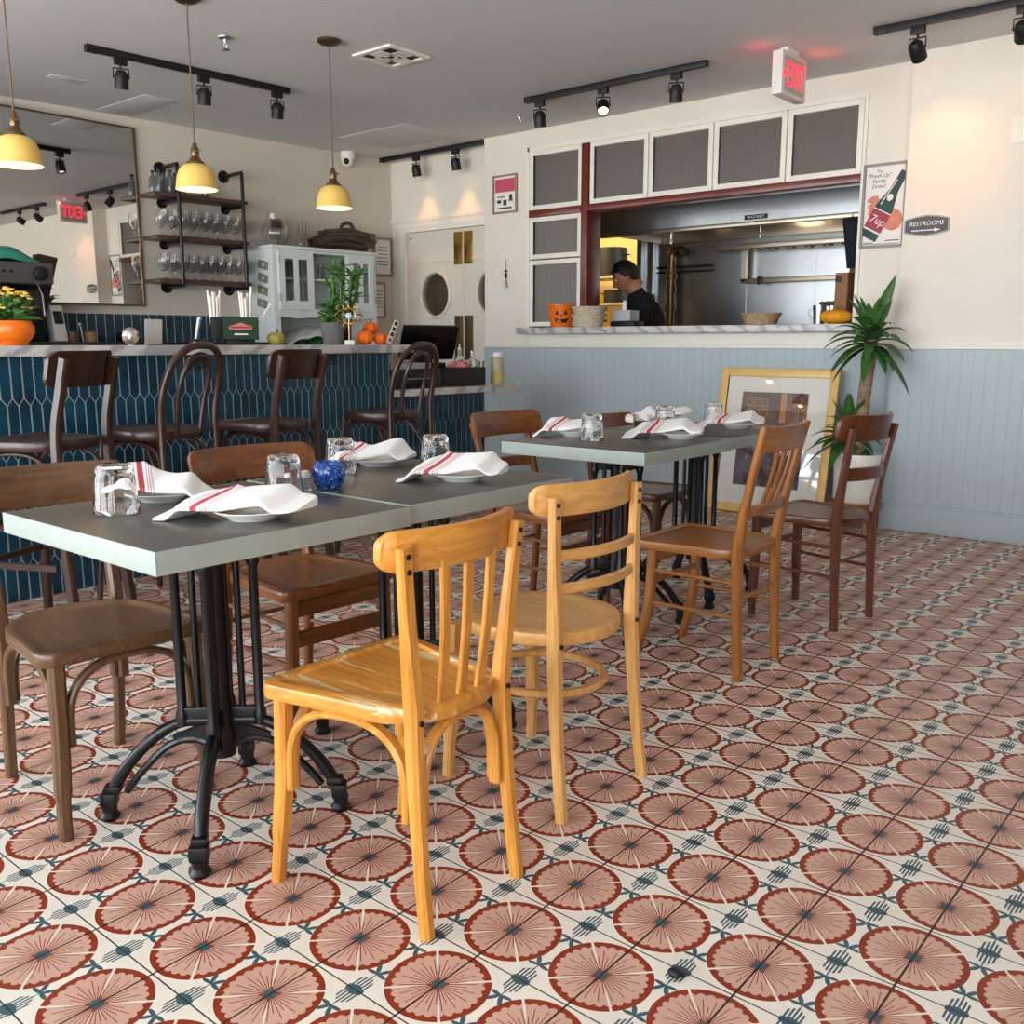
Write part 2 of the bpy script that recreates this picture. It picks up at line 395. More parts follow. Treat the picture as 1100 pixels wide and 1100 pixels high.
# door wall at the back
DY = 6.13
d0, d1 = -6.38, -5.04             # door opening
f = MB()
f.b2((-8.2, DY, 0), (d0, DY + .12, CEIL)).b2((d1, DY, 0), (-4.9, DY + .12, CEIL)).b2((d0, DY, 2.06), (d1, DY + .12, CEIL))
struct(f.done('wall_back', M['wall'], smooth=False))
f = MB().b2((d0 - .06, DY - .018, 0), (d0 - .002, DY + .0, 2.0595)).b2((d1 + .002, DY - .018, 0), (d1 + .06, DY, 2.0595)).b2((d0 - .06, DY - .018, 2.06), (d1 + .06, DY, 2.10)).b2((d0 - .09, DY - .025, 2.10), (d1 + .09, DY, 2.125)).b2((-6.55, DY - .022, 2.15), (-5.28, DY, 2.18))
struct(f.done('trim_1', M['trim'], smooth=False))
def door_leaf(name, x0, x1, hinge_left):
    w = x1 - x0; cx = (x0 + x1) / 2; t = .045
    n = 40; rw, rh = .165, .185; cz = 1.515
    f = MB()                     # slab with an oval hole: ring of quads out to the rectangle
    y0, y1 = DY + .03, DY + .03 + t
    V = []
    for y in (y0, y1):
        for k in range(n):
            a = 2 * math.pi * k / n; V.append((cx + rw * math.cos(a), y, cz + rh * math.sin(a)))
        for k in range(n):
            a = 2 * math.pi * k / n; c, s_ = math.cos(a), math.sin(a)
            q = max(abs(c) / (w / 2), (abs(s_) / (2.045 - cz)) if s_ > 0 else (abs(s_) / (cz - .01)))
            V.append((cx + c / q, y, cz + s_ / q))
    F = []
    for k in range(n):
        j = (k + 1) % n
        F += [(k, j, n + j, n + k), (2 * n + k, 3 * n + k, 3 * n + j, 2 * n + j), (k, 2 * n + k, 2 * n + j, j), (n + k, n + j, 3 * n + j, 3 * n + k)]
    f._add(V, F); d = f.done(name, M['cream'], smooth=False); struct(d)
    cor = [(x0, .01), (x1, .01), (x0, 2.045), (x1, 2.045)]
    f = MB()
    f.b2((x0 - .0015, y0 - .0015, .03), (x0 + .014, y1 + .0015, 2.02)).b2((x1 - .014, y0 - .0015, .03), (x1 + .0015, y1 + .0015, 2.02)).b2((x0 - .0015, y0 - .0015, 2.0205), (x1 + .0015, y1 + .0015, 2.058)).b2((x0 - .0015, y0 - .0015, .006), (x1 + .0015, y1 + .0015, .0295))
    f.b2((x0 + .09, y0 - .006, 1.80), (x1 - .09, y0 + .001, 1.806)); f.done('stile', M['cream'], d, smooth=False)
    f = MB(); pts = [(cx + (rw + .012) * math.cos(2 * math.pi * k / n), y0 - .006, cz + (rh + .012) * math.sin(2 * math.pi * k / n)) for k in range(n)]
    f.tube(pts, .017, 8, closed=True); f.done('porthole_rim', M['cream'], d)
    f = MB(); f.prism([((rw + .004) * math.cos(2 * math.pi * k / n), (rh + .004) * math.sin(2 * math.pi * k / n)) for k in range(n)], -.003, .003, Matrix.Translation((cx, DY + .05, cz)) @ Matrix.Rotation(R(90), 4, 'X'))
    f.done('pane', M['pane'], d, smooth=False)
    xa = x1 - .105 if hinge_left else x0 + .005
    f = MB(); f.b2((xa, y0 - .005, 1.76), (xa + .10, y0 + .001, 2.03), .002); f.done('brass_plate', M['brass'], d)
    f = MB(); f.b2((xa, y0 - .005, .95), (xa + .10, y0 + .001, 1.33), .002); f.done('push_plate', M['bronze'], d)
    return d
M['pane'] = thin_glass('window pane glass', .85)
door_leaf('door_1', d0 + .005, -5.713, True)
door_leaf('door_2', -5.707, d1 - .005, False)
struct(MB().b2((-7.8, 7.4, 0), (-5.34, 7.5, CEIL)).b2((-5.40, DY + .12, 0), (-5.30, 7.4, CEIL)).done('wall_passage', M['barwall'], smooth=False))
# kitchen wall with the pass-through
KY = 5.95; KT = .16
x0, x1 = -5.28, -1.75
f = MB()
f.b2((x0, KY, 0), (-4.82, KY + KT, CEIL)).b2((-4.82, KY, 0), (-2.235, KY + KT, 1.165)).b2((-2.235, KY, 0), (x1, KY + KT, CEIL)).b2((-4.82, KY, 2.545), (-2.235, KY + KT, CEIL))
struct(f.done('wall_kitchen', M['wall'], smooth=False))
struct(MB().b2((x0, KY - .012, .0), (-1.9, KY, 1.062)).done('trim_2', M['bead_x'], smooth=False))
f = MB(); f.b2((x0, KY - .035, 1.062), (-1.9, KY, 1.085), .004).b2((x0, KY - .02, 1.085), (-1.9, KY, 1.10), .003)
struct(f.done('trim_3', M['trim']))
struct(MB().b2((x0, KY - .03, 0), (-1.9, KY - .012, .15), .004).done('baseboard_kitchen', M['blue']))
# wall to the right of the pass-through, standing forward
RY = 5.78; RX = -1.925
struct(MB().b2((RX, RY, 0), (3.05, RY + .45, CEIL)).done('wall_right', M['wall'], smooth=False))
struct(MB().b2((RX - .0, RY - .012, 0), (3.0, RY, 1.062)).b2((RX - .012, RY - .012, 0), (RX, RY + .16, 1.062)).done('trim_4', M['bead_x'], smooth=False))
f = MB(); f.b2((RX - .03, RY - .035, 1.062), (3.0, RY, 1.085), .004).b2((RX - .02, RY - .02, 1.085), (3.0, RY, 1.10), .003).b2((RX - .03, RY - .02, 1.062), (RX, RY + .17, 1.085))
struct(f.done('trim_5', M['trim']))
f = MB(); f.b2((RX - .035, RY - .04, 0), (3.0, RY - .012, .15), .005).b2((RX - .03, RY - .035, .15), (3.0, RY - .012, .165), .004).b2((RX - .035, RY - .04, 0), (RX - .012, RY + .17, .15))
struct(f.done('baseboard_right', M['blue']))
# walls out of frame: window front behind the camera, timber wall at the right end
SY = -1.5
wins = [(-6.4, -4.9), (-4.6, -3.1), (-2.8, -1.3), (-1.0, .5), (.8, 2.3)]
f = MB(); f.b2((-8.2, SY - .2, 0), (3.2, SY, .35)).b2((-8.2, SY - .2, 2.5), (3.2, SY, CEIL))
xs = [-8.2] + [v for w in wins for v in w] + [3.2]
for k in range(0, len(xs), 2): f.b2((xs[k], SY - .2, .35), (xs[k + 1], SY, 2.5))
struct(f.done('wall_front', M['wall'], smooth=False))
for i, (a, b) in enumerate(wins):
    f = MB(); y = SY - .1
    for q in (a, b): f.b2((q - .03 if q == b else q, y - .03, .35), (q if q == b else q + .03, y + .03, 2.5))
    f.b2((a, y - .03, .35), (b, y + .03, .39)).b2((a, y - .03, 2.46), (b, y + .03, 2.5)).b2(((a + b) / 2 - .02, y - .02, .35), ((a + b) / 2 + .02, y + .02, 2.5)).b2((a, y - .02, 1.75), (b, y + .02, 1.79))
    struct(f.done('window_%d' % (i + 1), M['trim'], smooth=False))
o = MB().b2((-6.2, SY - 1.7, 2.5), (3.2, SY - .205, 2.55)).done('sky_blocker', M['timber'] if 'timber' in M else M['black'], smooth=False); tag(o, 'awning added unseen over the street windows to cut high sky light, outside behind the camera', 'blocker')  # added out of view to keep high sky light off the near floor
M['timber'] = wood('timber wall', rgb(96, 66, 44), rgb(128, 92, 64), .5, (8, 2, .6))
struct(MB().b2((3.0, -2.2, 0), (3.2, 6.2, CEIL)).done('wall_east', M['timber'], smooth=False))
# tall blind over the window nearest the picture: real slats, half open
bl = thing('window_blind', 'white slatted blind hanging in front window behind the camera', 'blind', (-.25, SY + .03, 2.33))
f = MB()
for k in range(34): f.box((0, 0, -.05 - k * .042), (1.42, .03, .003), M=None)
f.done('slats', M['white'], bl, smooth=False); MB().b2((-.73, -.02, -.03), (.73, .02, .0)).done('headrail', M['white'], bl)

# ceiling fittings
def track(label, x0, y0, x1, y1, heads):
    dx, dy = x1 - x0, y1 - y0; L = math.hypot(dx, dy); a = math.atan2(dy, dx)
    t = thing('track_light', label, 'track light', (x0, y0, CEIL), a, 'black ceiling track lights')
    MB().b2((0, -.018, -.035), (L, .018, -.0005), .003).b2((-.02, -.021, -.037), (.05, .021, -.0005), .003).done('track', M['black'], t)
    for (u, yaw, pitch, warm) in heads:
        f = MB(); f.b2((u - .035, -.015, -.072), (u + .035, .015, -.033), .004).tube([(u, 0, -.072), (u, 0, -.092)], .006, 8)
        h = f.done('spot_head', M['black'], t)
        Q = Matrix.Translation((u, 0, -.143)) @ Matrix.Rotation(yaw - a, 4, 'Z')
        f = MB(); f.tube([Q @ Vector(p) for p in ((0, -.041, -.0), (0, -.041, .052), (0, .041, .052), (0, .041, -.0))], .0045, 6); f.done('yoke', M['black'], h)
        D = Q @ Matrix.Rotation(pitch, 4, 'Y')
        f = MB(); f.lathe([(0, .045), (.02, .043), (.034, .026), (.038, .0), (.038, -.055), (.033, -.055), (.031, -.035), (0, -.035)], 20, M=D); f.done('barrel', M['black'], h)
        f = MB(); f.lathe([(0, -.037), (.030, -.037), (.030, -.040), (0, -.040)], 16, M=D); f.done('lens', M['spot_glow'], h)
        if warm:
            li = bpy.data.lights.new('spot', 'SPOT'); li.energy = warm; li.color = (1, .36, .12); li.spot_size = R(62); li.spot_blend = .9; li.shadow_soft_size = .03
            lo = bpy.data.objects.new('spot_light', li); COL.objects.link(lo)
            wl = Matrix.Translation((x0, y0, CEIL)) @ Matrix.Rotation(a, 4, 'Z') @ D
            lo.location = wl @ Vector((0, 0, -.062)); lo.rotation_euler = (wl.to_3x3()).to_euler()
track('black ceiling track with three spots above the bar, behind the middle yellow pendant', -5.31, 2.76, -5.22, 4.02, [(.17, R(-20), R(12), 0), (.67, R(-20), R(12), 0), (1.17, R(-20), R(12), 0)])
track('black ceiling track with three spots in front of the kitchen hatch', -4.2, 5.17, -2.88, 5.17, [(.10, R(-70), R(14), 0), (.60, R(128), R(42), 0), (1.12, R(-60), R(16), 0)])
track('black ceiling track with two spots above the RESTROOMS sign', -1.93, 5.22, -.73, 5.22, [(.20, R(-92), R(52), 10), (.68, R(-80), R(60), 1.5)])
track('black ceiling track with two spots over the white double doors', -6.5, 5.98, -5.3, 5.98, [(.42, R(-90), R(14), 7), (.88, R(-90), R(14), 7)])
def pendant(label, y):
    t = thing('pendant_lamp', label, 'lamp', (-4.25, y, CEIL), 0, 'yellow pendant lamps over the bar')
    zb = 1.826 - CEIL
    MB().lathe([(0, -.001), (.062, -.001), (.064, -.012), (.045, -.024), (.012, -.03), (0, -.03)], 24).done('canopy', M['bronze'], t)
    MB().tube([(0, 0, -.028), (0, 0, zb + .22)], .004, 8).done('cord', M['cord'], t)
    MB().lathe([(0, .218), (.010, .213), (.012, .198), (.019, .188), (.020, .165), (.017, .154), (.023, .146), (.028, .134), (.040, .127), (.042, .119), (0, .119)], 20, (0, 0, zb)).tube([(0, 0, zb + .175), (.045, 0, zb + .177)], .004, 6).done('socket', M['bronze'], t)
    pr = [(.024, .156), (.046, .151), (.070, .138), (.088, .114), (.099, .083), (.105, .048), (.108, .018), (.113, 0), (.109, .0), (.104, .018), (.101, .048), (.095, .081), (.084, .111), (.067, .134), (.044, .147), (.024, .152)]
    K = .89; pr = [(r_ * K, z_ * .78) for r_, z_ in pr]
    s_ = MB().lathe(pr, 36, (0, 0, zb)).done('shade', M['yellow_shade'], t)
    f = MB().lathe([(.1085, .0012), (.1035, .018), (.1005, .048), (.0945, .081), (.0835, .111), (.0665, .1335), (.0435, .1465), (.026, .1512)], 36, (0, 0, zb), M=Matrix.Translation((0, 0, zb)) @ Matrix.Diagonal((K, K, .78, 1)) @ Matrix.Translation((0, 0, -zb))).done('shade_lining', M['lining'], s_)
    MB().ball((0, 0, zb + .072), (.026, .026, .034)).done('bulb', M['bulb'], t)
    li = bpy.data.lights.new('pl', 'POINT'); li.energy = 2.2; li.color = (1, .6, .28); li.shadow_soft_size = .03
    lo = bpy.data.objects.new('pendant_light', li); COL.objects.link(lo); lo.location = (-4.25, y, 1.82 + .035)
M['cord'] = mat('brown twisted cord', rgb(112, 96, 78), .8)
M['lining'] = mat('white enamel lining', rgb(250, 236, 214), .4)
pendant('yellow dome pendant lamp in front of the wall mirror', 1.865)
pendant('yellow dome pendant lamp in front of the pipe shelf', 2.70)
pendant('yellow dome pendant lamp above the white glass cabinet', 3.545)
t = thing('air_vent', 'square white louvred air vent in the ceiling', 'vent', (-4.2, 3.95, CEIL))
f = MB()
for (a, b) in (((-.155, -.155), (.155, -.125)), ((-.155, .125), (.155, .155)), ((-.155, -.125), (-.125, .125)), ((.125, -.125), (.155, .125))): f.b2((a[0], a[1], -.012), (b[0], b[1], -.0005))
f.done('frame', M['trim'], t, smooth=False)
MB().b2((-.125, -.125, -.004), (.125, .125, -.001)).done('grille_backing', M['black'], t)
for k in range(4):
    f = MB()
    for j in range(3):
        f.box((0, -.085 + j * .035 , -.012), (.105, .026, .002), M=Matrix.Rotation(R(90 * k), 4, 'Z') @ Matrix.Translation((.0, -.02, 0)) @ Matrix.Rotation(R(0), 4, 'X'))
    f.done('louvre', M['trim'], t, smooth=False)
def sprinkler(x, y, label):
    t = thing('fire_sprinkler', label, 'sprinkler', (x, y, CEIL), 0, 'ceiling fire sprinklers')
    MB().lathe([(0, -.001), (.038, -.001), (.036, -.006), (.012, -.012), (.009, -.03), (0, -.03)], 18).done('escutcheon', M['steel'], t)
    MB().tube([(-.01, 0, -.03), (-.012, 0, -.045), (0, 0, -.06), (.012, 0, -.045), (.01, 0, -.03)], .003, 6).lathe([(0, -.06), (.02, -.06), (.02, -.063), (0, -.063)], 14).done('deflector', M['steel'], t)
sprinkler(-4.635, 3.164, 'chrome fire sprinkler on the ceiling between two yellow pendants')
sprinkler(-4.56, 5.52, 'chrome fire sprinkler on the ceiling near the kitchen wall corner')
def panel(x0, y0, x1, y1, label):
    o = MB().b2((x0, y0, CEIL - .004), (x1, y1, CEIL - .0005), .001).done('access_panel', M['ceiling']); tag(o, label, 'panel', 'ceiling access panels')
panel(-6.12, 5.17, -5.36, 5.75, 'flush white access panel in the ceiling by the security camera')
panel(-6.13, 2.9, -6.03, 3.1, 'small flush access panel in the ceiling above the mirror')
panel(-6.7, 3.5, -6.05, 3.75, 'flush access panel in the ceiling behind the middle pendant')
p = bw(.52, .075, CEIL)
t = thing('security_camera', 'white dome security camera hanging under the ceiling corner', 'camera', p)
MB().lathe([(0, -.0005), (.058, -.0005), (.06, -.05), (.055, -.06), (0, -.06)], 24).done('housing', M['white'], t)
MB().ball((.012, -.012, -.075), (.05, .05, .05)).done('dome', M['white'], t)
MB().ball((.032, -.042, -.083), (.026, .026, .026)).done('lens', M['gloss_black'], t)
# EXIT sign: hangs edge-on, one lit face to each side
t = thing('exit_sign', 'white ceiling exit sign with glowing red letters', 'exit sign', (-2.44, 5.30, CEIL))
MB().b2((-.03, -.155, -.255), (.03, .155, -.03), .004).done('housing', mat('sign housing', rgb(226, 224, 220), .4), t)
MB().b2((-.02, -.075, -.03), (.02, .075, -.0005), .003).done('canopy', M['white'], t)
M['exit'] = mat('exit letters lit', (1, .02, .04, 1), .4, emit=(1, .012, .035, 1), es=2.6)
M['exitbg'] = mat('exit sign face', rgb(190, 178, 172), .4)
for sx, a in ((1, 0), (-1, math.pi)):
    Q = Matrix.Rotation(a, 4, 'Z')
    o = MB().b2((.0305, -.125, -.235), (.0320, .125, -.055), .0, M=Q).done('sign_face', M['exitbg'], t, smooth=False)
    text('EXIT', .190, M['exit'], t, Q @ Vector((.0325, .012, -.148)), (R(90), 0, R(90) + a), ext=.001, sx=.60)
    f = MB(); f.prism([(-.012, .022), (-.012, -.022), (.012, 0)] if sx > 0 else [(.012, .022), (.012, -.022), (-.012, 0)], -.001, .001, Matrix.Translation(Q @ Vector((.0325, -.132, -.146))) @ Matrix.Rotation(R(90) + a, 4, 'Z') @ Matrix.Rotation(R(90), 4, 'X') @ Matrix.Rotation(math.pi if sx > 0 else 0, 4, 'Z'))
    f.done('arrow', M['exit'], t, smooth=False)
for y in (5.12, 5.48):
    li = bpy.data.lights.new('ex', 'POINT'); li.energy = .16; li.color = (1, .06, .08); li.shadow_soft_size = .004
    lo = bpy.data.objects.new('exit_light', li); COL.objects.link(lo); lo.location = (-2.34 if y > 5.3 else -2.54, y, CEIL - .07)
# ---------------------------------------------------------------- chairs (local: +Y is the front)
def seat_poly(wf, wr, d, rf, rr, n=7):
    """rounded trapezium, front at +Y"""
    P = []
    for (cx, cy, a0, r) in ((wf / 2 - rf, d / 2 - rf, 0, rf), (-wf / 2 + rf, d / 2 - rf, 90, rf), (-wr / 2 + rr, -d / 2 + rr, 180, rr), (wr / 2 - rr, -d / 2 + rr, 270, rr)):
        for k in range(n + 1):
            a = R(a0 + 90 * k / n); P.append((cx + r * math.cos(a), cy + r * math.sin(a)))
    return P
def seat_mesh(poly, z0, z1, dish=.006, rim=.03, edge=.005):
    """seat board with rounded upper edge and a shallow saddle"""
    f = MB(); n = len(poly)
    cx = sum(p[0] for p in poly) / n; cy = sum(p[1] for p in poly) / n
    def ring(off, z):
        out = []
        for p in poly:
            d = Vector((p[0] - cx, p[1] - cy)); l = d.length; d = d * ((l - off) / l); out.append((cx + d.x, cy + d.y, z))
        return out
    rings = [ring(.002, z0), ring(0, z0 + .003), ring(0, z1 - edge), ring(edge * .4, z1 - edge * .3), ring(edge * 1.2, z1), ring(rim, z1), ring(rim + .006, z1 - dish * .75), ring(rim + .04, z1 - dish), ring(rim + .10, z1 - dish)]
    V = [v for r_ in rings for v in r_]; F = [tuple(range(n - 1, -1, -1))]
    for i in range(len(rings) - 1):
        for k in range(n): F.append((i * n + k, i * n + (k + 1) % n, (i + 1) * n + (k + 1) % n, (i + 1) * n + k))
    F.append(tuple((len(rings) - 1) * n + k for k in range(n)))
    f._add(V, F); return f
def arch(p0, p1, rise, w, h, side, n=12, drop=.05):
    """bentwood arch brace from leg p0 to leg p1, ends running down the legs"""
    p0, p1 = Vector(p0), Vector(p1); d = p1 - p0; P = []
    P.append(p0 + Vector((0, 0, -drop)))
    for k in range(n + 1):
        t = k / n; a = math.pi * (1 - t); e = .80
        x = math.copysign(abs(math.cos(a)) ** e, math.cos(a)) * .5 + .5; z = abs(math.sin(a)) ** e * rise
        P.append(p0 + d * x + Vector((0, 0, z)))
    P.append(p1 + Vector((0, 0, -drop)))
    return MB().bar(smooth_pts(P, 2), w, h, side, .3)
def screws(parent, pts, ax):
    for p in pts:
        f = MB(); q = Vector(p); f.tube([q - Vector(ax) * .002, q + Vector(ax) * .0025], .0055, 10); f.done('screw', M['screw'], parent)
M['screw'] = mat('dark screw head', rgb(60, 44, 34), .45, .7)
def make_chair(name, label, W, loc, rz, style, sh=.437, rear=(.142, -.206), at_seat=(.138, -.175), top=(.160, -.215, .77), front=(.168, .172), sw=(.40, .33, .39), slab=(.80, .09, .19), bow=.055, group=None):
    up, cross, st = W
    t = thing(name, label, 'chair', loc, rz, group)
    (xr, yr), (xs, ys), (xt, yt, zt), (xf, yf) = rear, at_seat, top, front
    wf, wr, d = sw
    def px(z): return xr + (xs - xr) * (z / sh) if z < sh else xs + (xt - xs) * ((z - sh) / (zt - sh))
    def py(z): return ys + (yr - ys) * (1 - z / sh) ** 1.5 if z < sh else ys + (yt - ys) * ((z - sh) / (zt - sh)) ** 1.2
    pw = style.get('pw', .032); posts = []
    zz = [0, .1, .2, .3, .4, sh, .52, .6, .68, .74, zt]
    for s in (-1, 1):
        P = [(s * px(z), py(z), z) for z in zz]
        P = smooth_pts(P, 3)
        f = MB().bar(P, [pw * (.80 + .20 * math.exp(-((p.z - sh) / .24) ** 2) + .10 * max(0, p.z - sh) / .3) for p in P], [(.027 if p.z < sh else .021) + (.008 if p.z < sh else .014) * math.exp(-((p.z - sh) / (.2 if p.z < sh else .13)) ** 2) for p in P], (1, 0, 0), .22)
        o = f.done('back_post', up, t); posts.append(o)
        cf = style.get('curl', .0)
        P = [(s * (xf + .004), yf + cf * .2, 0), (s * (xf + .002), yf - cf * .3, .09), (s * (xf - .004), yf - cf * .8, .22), (s * (xf - .008), yf - cf, sh - .03)]
        f = MB().bar(smooth_pts(P, 5), [.028] * 6 + [.034] * 10, [.026] * 6 + [.033] * 10, (1, 0, 0), .22); f.done('leg', up, t)
    yfs = yf - style.get('curl', .0)
    poly = [(x, y + yf + .018 - d / 2) for x, y in (style.get('poly') or seat_poly(wf, wr, d, style.get('rf', .05), style.get('rr', .12)))]
    seat_mesh(poly, sh - .031, sh, style.get('dish', .006), style.get('rim', .028)).done('seat', st, t)
    def back_curve(z, hw, bk, dy=0, n=12):
        return [(hw * (2 * k / n - 1), py(z) + dy - bk * (1 - (2 * k / n - 1) ** 2), z) for k in range(n + 1)]
    if style['back'] == 'slab':
        ztop, hs, hw = slab; z = ztop - hs / 2; f = MB(); V = []; F = []
        ub = px(zt) / hw; rc = min(.032, hs * .42)
        us = sorted(set([round(-1 + 2 * k / 14, 4) for k in range(15)] + [sg * (1 - rc / hw * (1 - math.cos(R(q)))) for q in (0, 15, 30, 45, 60, 75, 90) for sg in (-1, 1)])); n = len(us) - 1
        for u in us:
            x = hw * u; e = max(0, abs(x) - (hw - rc)) / rc; hh = hs / 2 - rc * (1 - math.sqrt(max(0, 1 - e * e))) * .85
            yb = bow * (u * u - ub * ub) + .024
            for (q, dy) in ((-1, -.005), (-.93, -.0085), (.93, -.0085), (1, -.005), (1, .005), (.93, .0085), (-.93, .0085), (-1, .005)):
                z_ = z + hh * q; V.append((x, py(min(z_, zt + .02)) + yb + dy, z_))
        for k in range(n):
            for j in range(8): F.append((k * 8 + j, k * 8 + (j + 1) % 8, (k + 1) * 8 + (j + 1) % 8, (k + 1) * 8 + j))
        F += [tuple(range(8)), tuple(n * 8 + j for j in range(7, -1, -1))]
        f._add(V, F); f.done('backrest', cross, t, angle=50)
        if style.get('screws'):
            for s, o in zip((-1, 1), posts):
                screws(o, [(s * px(zt - q), py(zt - q) - .0105, zt - q) for q in (.018, .046)], (0, -1, 0))
                screws(o, [(s * xs, ys - .020, sh - .02)], (0, -1, 0))
    else:                                          # curved top rail housed between the posts
        f = MB(); f.bar(back_curve(zt - .045, px(zt - .04) - .004, bow * .5), .018, .082, (0, 1, 0), .25); f.done('backrest', cross, t)
    for (z, h) in style.get('rungs', ()):
        f = MB(); f.bar(back_curve(z, px(z), bow * .6, .003), .014, h, (0, 1, 0), .3); f.done('back_rung', cross, t)
    for (x, z0, z1) in style.get('slats', ()):
        by = bow * (.45 if style['back'] == 'slab' else .45); q = .012 if style['back'] == 'slab' else .0
        ya, yb_ = py(z0) - by * .5 + q, py(z1) - by + q
        P = [(x * (.80 + .20 * v), ya + (yb_ - ya) * v - .006 * math.sin(math.pi * v), z0 + (z1 - z0) * v) for v in (0, .25, .5, .75, 1)]
        f = MB(); f.bar(P, .024, .010, (1, 0, 0), .25); f.done('slat', up, t)
    b = style.get('brace')
    if b == 'arch':
        z = sh - .175
        for s in (-1, 1):
            arch((s * (xs - .002), ys + .022, z), (s * (xf - .008), yfs - .02, z), .132, .026, .016, (1, 0, 0)).done('arch_brace', up, t)
        arch((-xs + .02, ys, z), (xs - .02, ys, z), .132, .026, .016, (0, 1, 0)).done('arch_brace', up, t)
        arch((-xf + .028, yfs, z), (xf - .028, yfs, z), .132, .026, .016, (0, 1, 0)).done('arch_brace', up, t)
    elif b == 'hoop':
        z = .275; n = 32; rx, ry = xf - .01, (yfs - ys) / 2 - .004; cy_ = (yfs + ys) / 2
        f = MB(); f.bar([(rx * math.cos(2 * math.pi * k / n), cy_ + ry * math.sin(2 * math.pi * k / n), z) for k in range(n)], .018, .024, (0, 0, 1), .3, closed=True); f.done('hoop_stretcher', up, t)
    elif b == 'dowels':
        for s in (-1, 1):
            for z in (.20, .315): f = MB(); f.tube([(s * px(z), py(z), z + .01), (s * (xf - .004), yfs + .003, z + .015)], [.007, .007], 8); f.done('stretcher', up, t)
        f = MB(); f.bar([(-xf + .004, yfs, .29), (xf - .004, yfs, .29)], .016, .045 if style.get('frontrail') else .02, (0, 1, 0), .2); f.done('stretcher', cross, t)
        for z in (.27,): f = MB(); f.tube([(-px(z), py(z), z), (px(z), py(z), z)], .007, 8); f.done('stretcher', cross, t)
        f = MB(); f.bar([(-xf, yfs, sh - .06), (xf, yfs, sh - .06)], .018, .045, (0, 1, 0), .2); f.done('apron', cross, t)
    return t
sl3 = [(-.066, .42, .715), (0, .42, .715), (.066, .42, .715)]
make_chair('dining_chair', 'worn honey yellow wooden chair with slatted back, nearest the camera', W_honey, (-1.374, 1.270, 0), R(91.6), dict(back='slab', brace='arch', slats=sl3, screws=True, curl=.022, rf=.035, rr=.14, rim=.032, dish=.009), rear=(.136, -.206), at_seat=(.126, -.172), top=(.160, -.188, .752), front=(.179, .169), sw=(.41, .33, .385), slab=(.777, .077, .186))
make_chair('dining_chair', 'pale beech chair with two curved back rungs and round seat', W_light, (-1.438, 1.823, 0), R(88), dict(back='slab', brace='hoop', rungs=[(.625, .026), (.548, .026)], screws=True, curl=.01, rf=.18, rr=.18, rim=.04, dish=.003), rear=(.163, -.208), at_seat=(.150, -.172), top=(.158, -.175, .762), front=(.160, .167), sw=(.39, .37, .39), slab=(.788, .074, .190))
make_chair('dining_chair', 'amber wooden chair with square posts and slatted back at far table', W_amber, (-1.561, 2.925, 0), R(90.9), dict(back='rail', brace='dowels', rungs=[(.565, .036)], slats=[(-.06, .575, .77), (0, .575, .77), (.06, .575, .77)], curl=.05, rf=.03, rr=.10, pw=.036), rear=(.148, -.197), at_seat=(.148, -.178), top=(.161, -.262, .843), front=(.165, .178), sw=(.40, .35, .39), bow=.04)
make_chair('dining_chair', 'red brown wooden chair with single back rung in front of the potted plant', W_red, (-1.505, 3.69, 0), R(83), dict(back='slab', brace='dowels', rungs=[(.61, .05)], curl=.0, rf=.04, rr=.17, pw=.034), rear=(.143, -.192), at_seat=(.143, -.178), top=(.168, -.235, .79), front=(.165, .160), sw=(.41, .36, .39), slab=(.835, .10, .20), bow=.07)
make_chair('dining_chair', 'walnut brown chair with arched braces at left end of front table', W_dark, (-2.235, 1.06, 0), R(-93.6), dict(back='slab', brace='arch', curl=.006, rf=.04, rr=.17, rim=.02, dish=.004), rear=(.142, -.222), at_seat=(.145, -.185), top=(.155, -.272, .765), front=(.170, .205), sw=(.40, .37, .40), slab=(.79, .105, .215))
make_chair('dining_chair', 'chestnut chair with flat front stretcher behind the two joined front tables', W_tan, (-2.25, 1.715, 0), R(-93), dict(back='slab', brace='dowels', frontrail=True, rf=.03, rr=.15), rear=(.15, -.215), at_seat=(.148, -.185), top=(.165, -.285, .75), front=(.17, .175), sw=(.40, .37, .40), slab=(.785, .10, .215))
make_chair('dining_chair', 'brown chair with board back standing between the bar and far table', W_tan, (-2.37, 3.06, 0), R(-92), dict(back='slab', brace='dowels', frontrail=True, rf=.04, rr=.15, rungs=[(.60, .045)]), rear=(.15, -.215), at_seat=(.148, -.185), top=(.165, -.275, .775), front=(.17, .175), sw=(.40, .36, .40), slab=(.815, .10, .21))
make_chair('dining_chair', 'dark brown chair with arched braces behind far table below the hatch', W_red, (-2.37, 3.78, 0), R(-90), dict(back='slab', brace='arch', rf=.04, rr=.15), rear=(.15, -.205), at_seat=(.148, -.178), top=(.160, -.23, .735), front=(.17, .175), sw=(.40, .36, .39), slab=(.765, .085, .20))

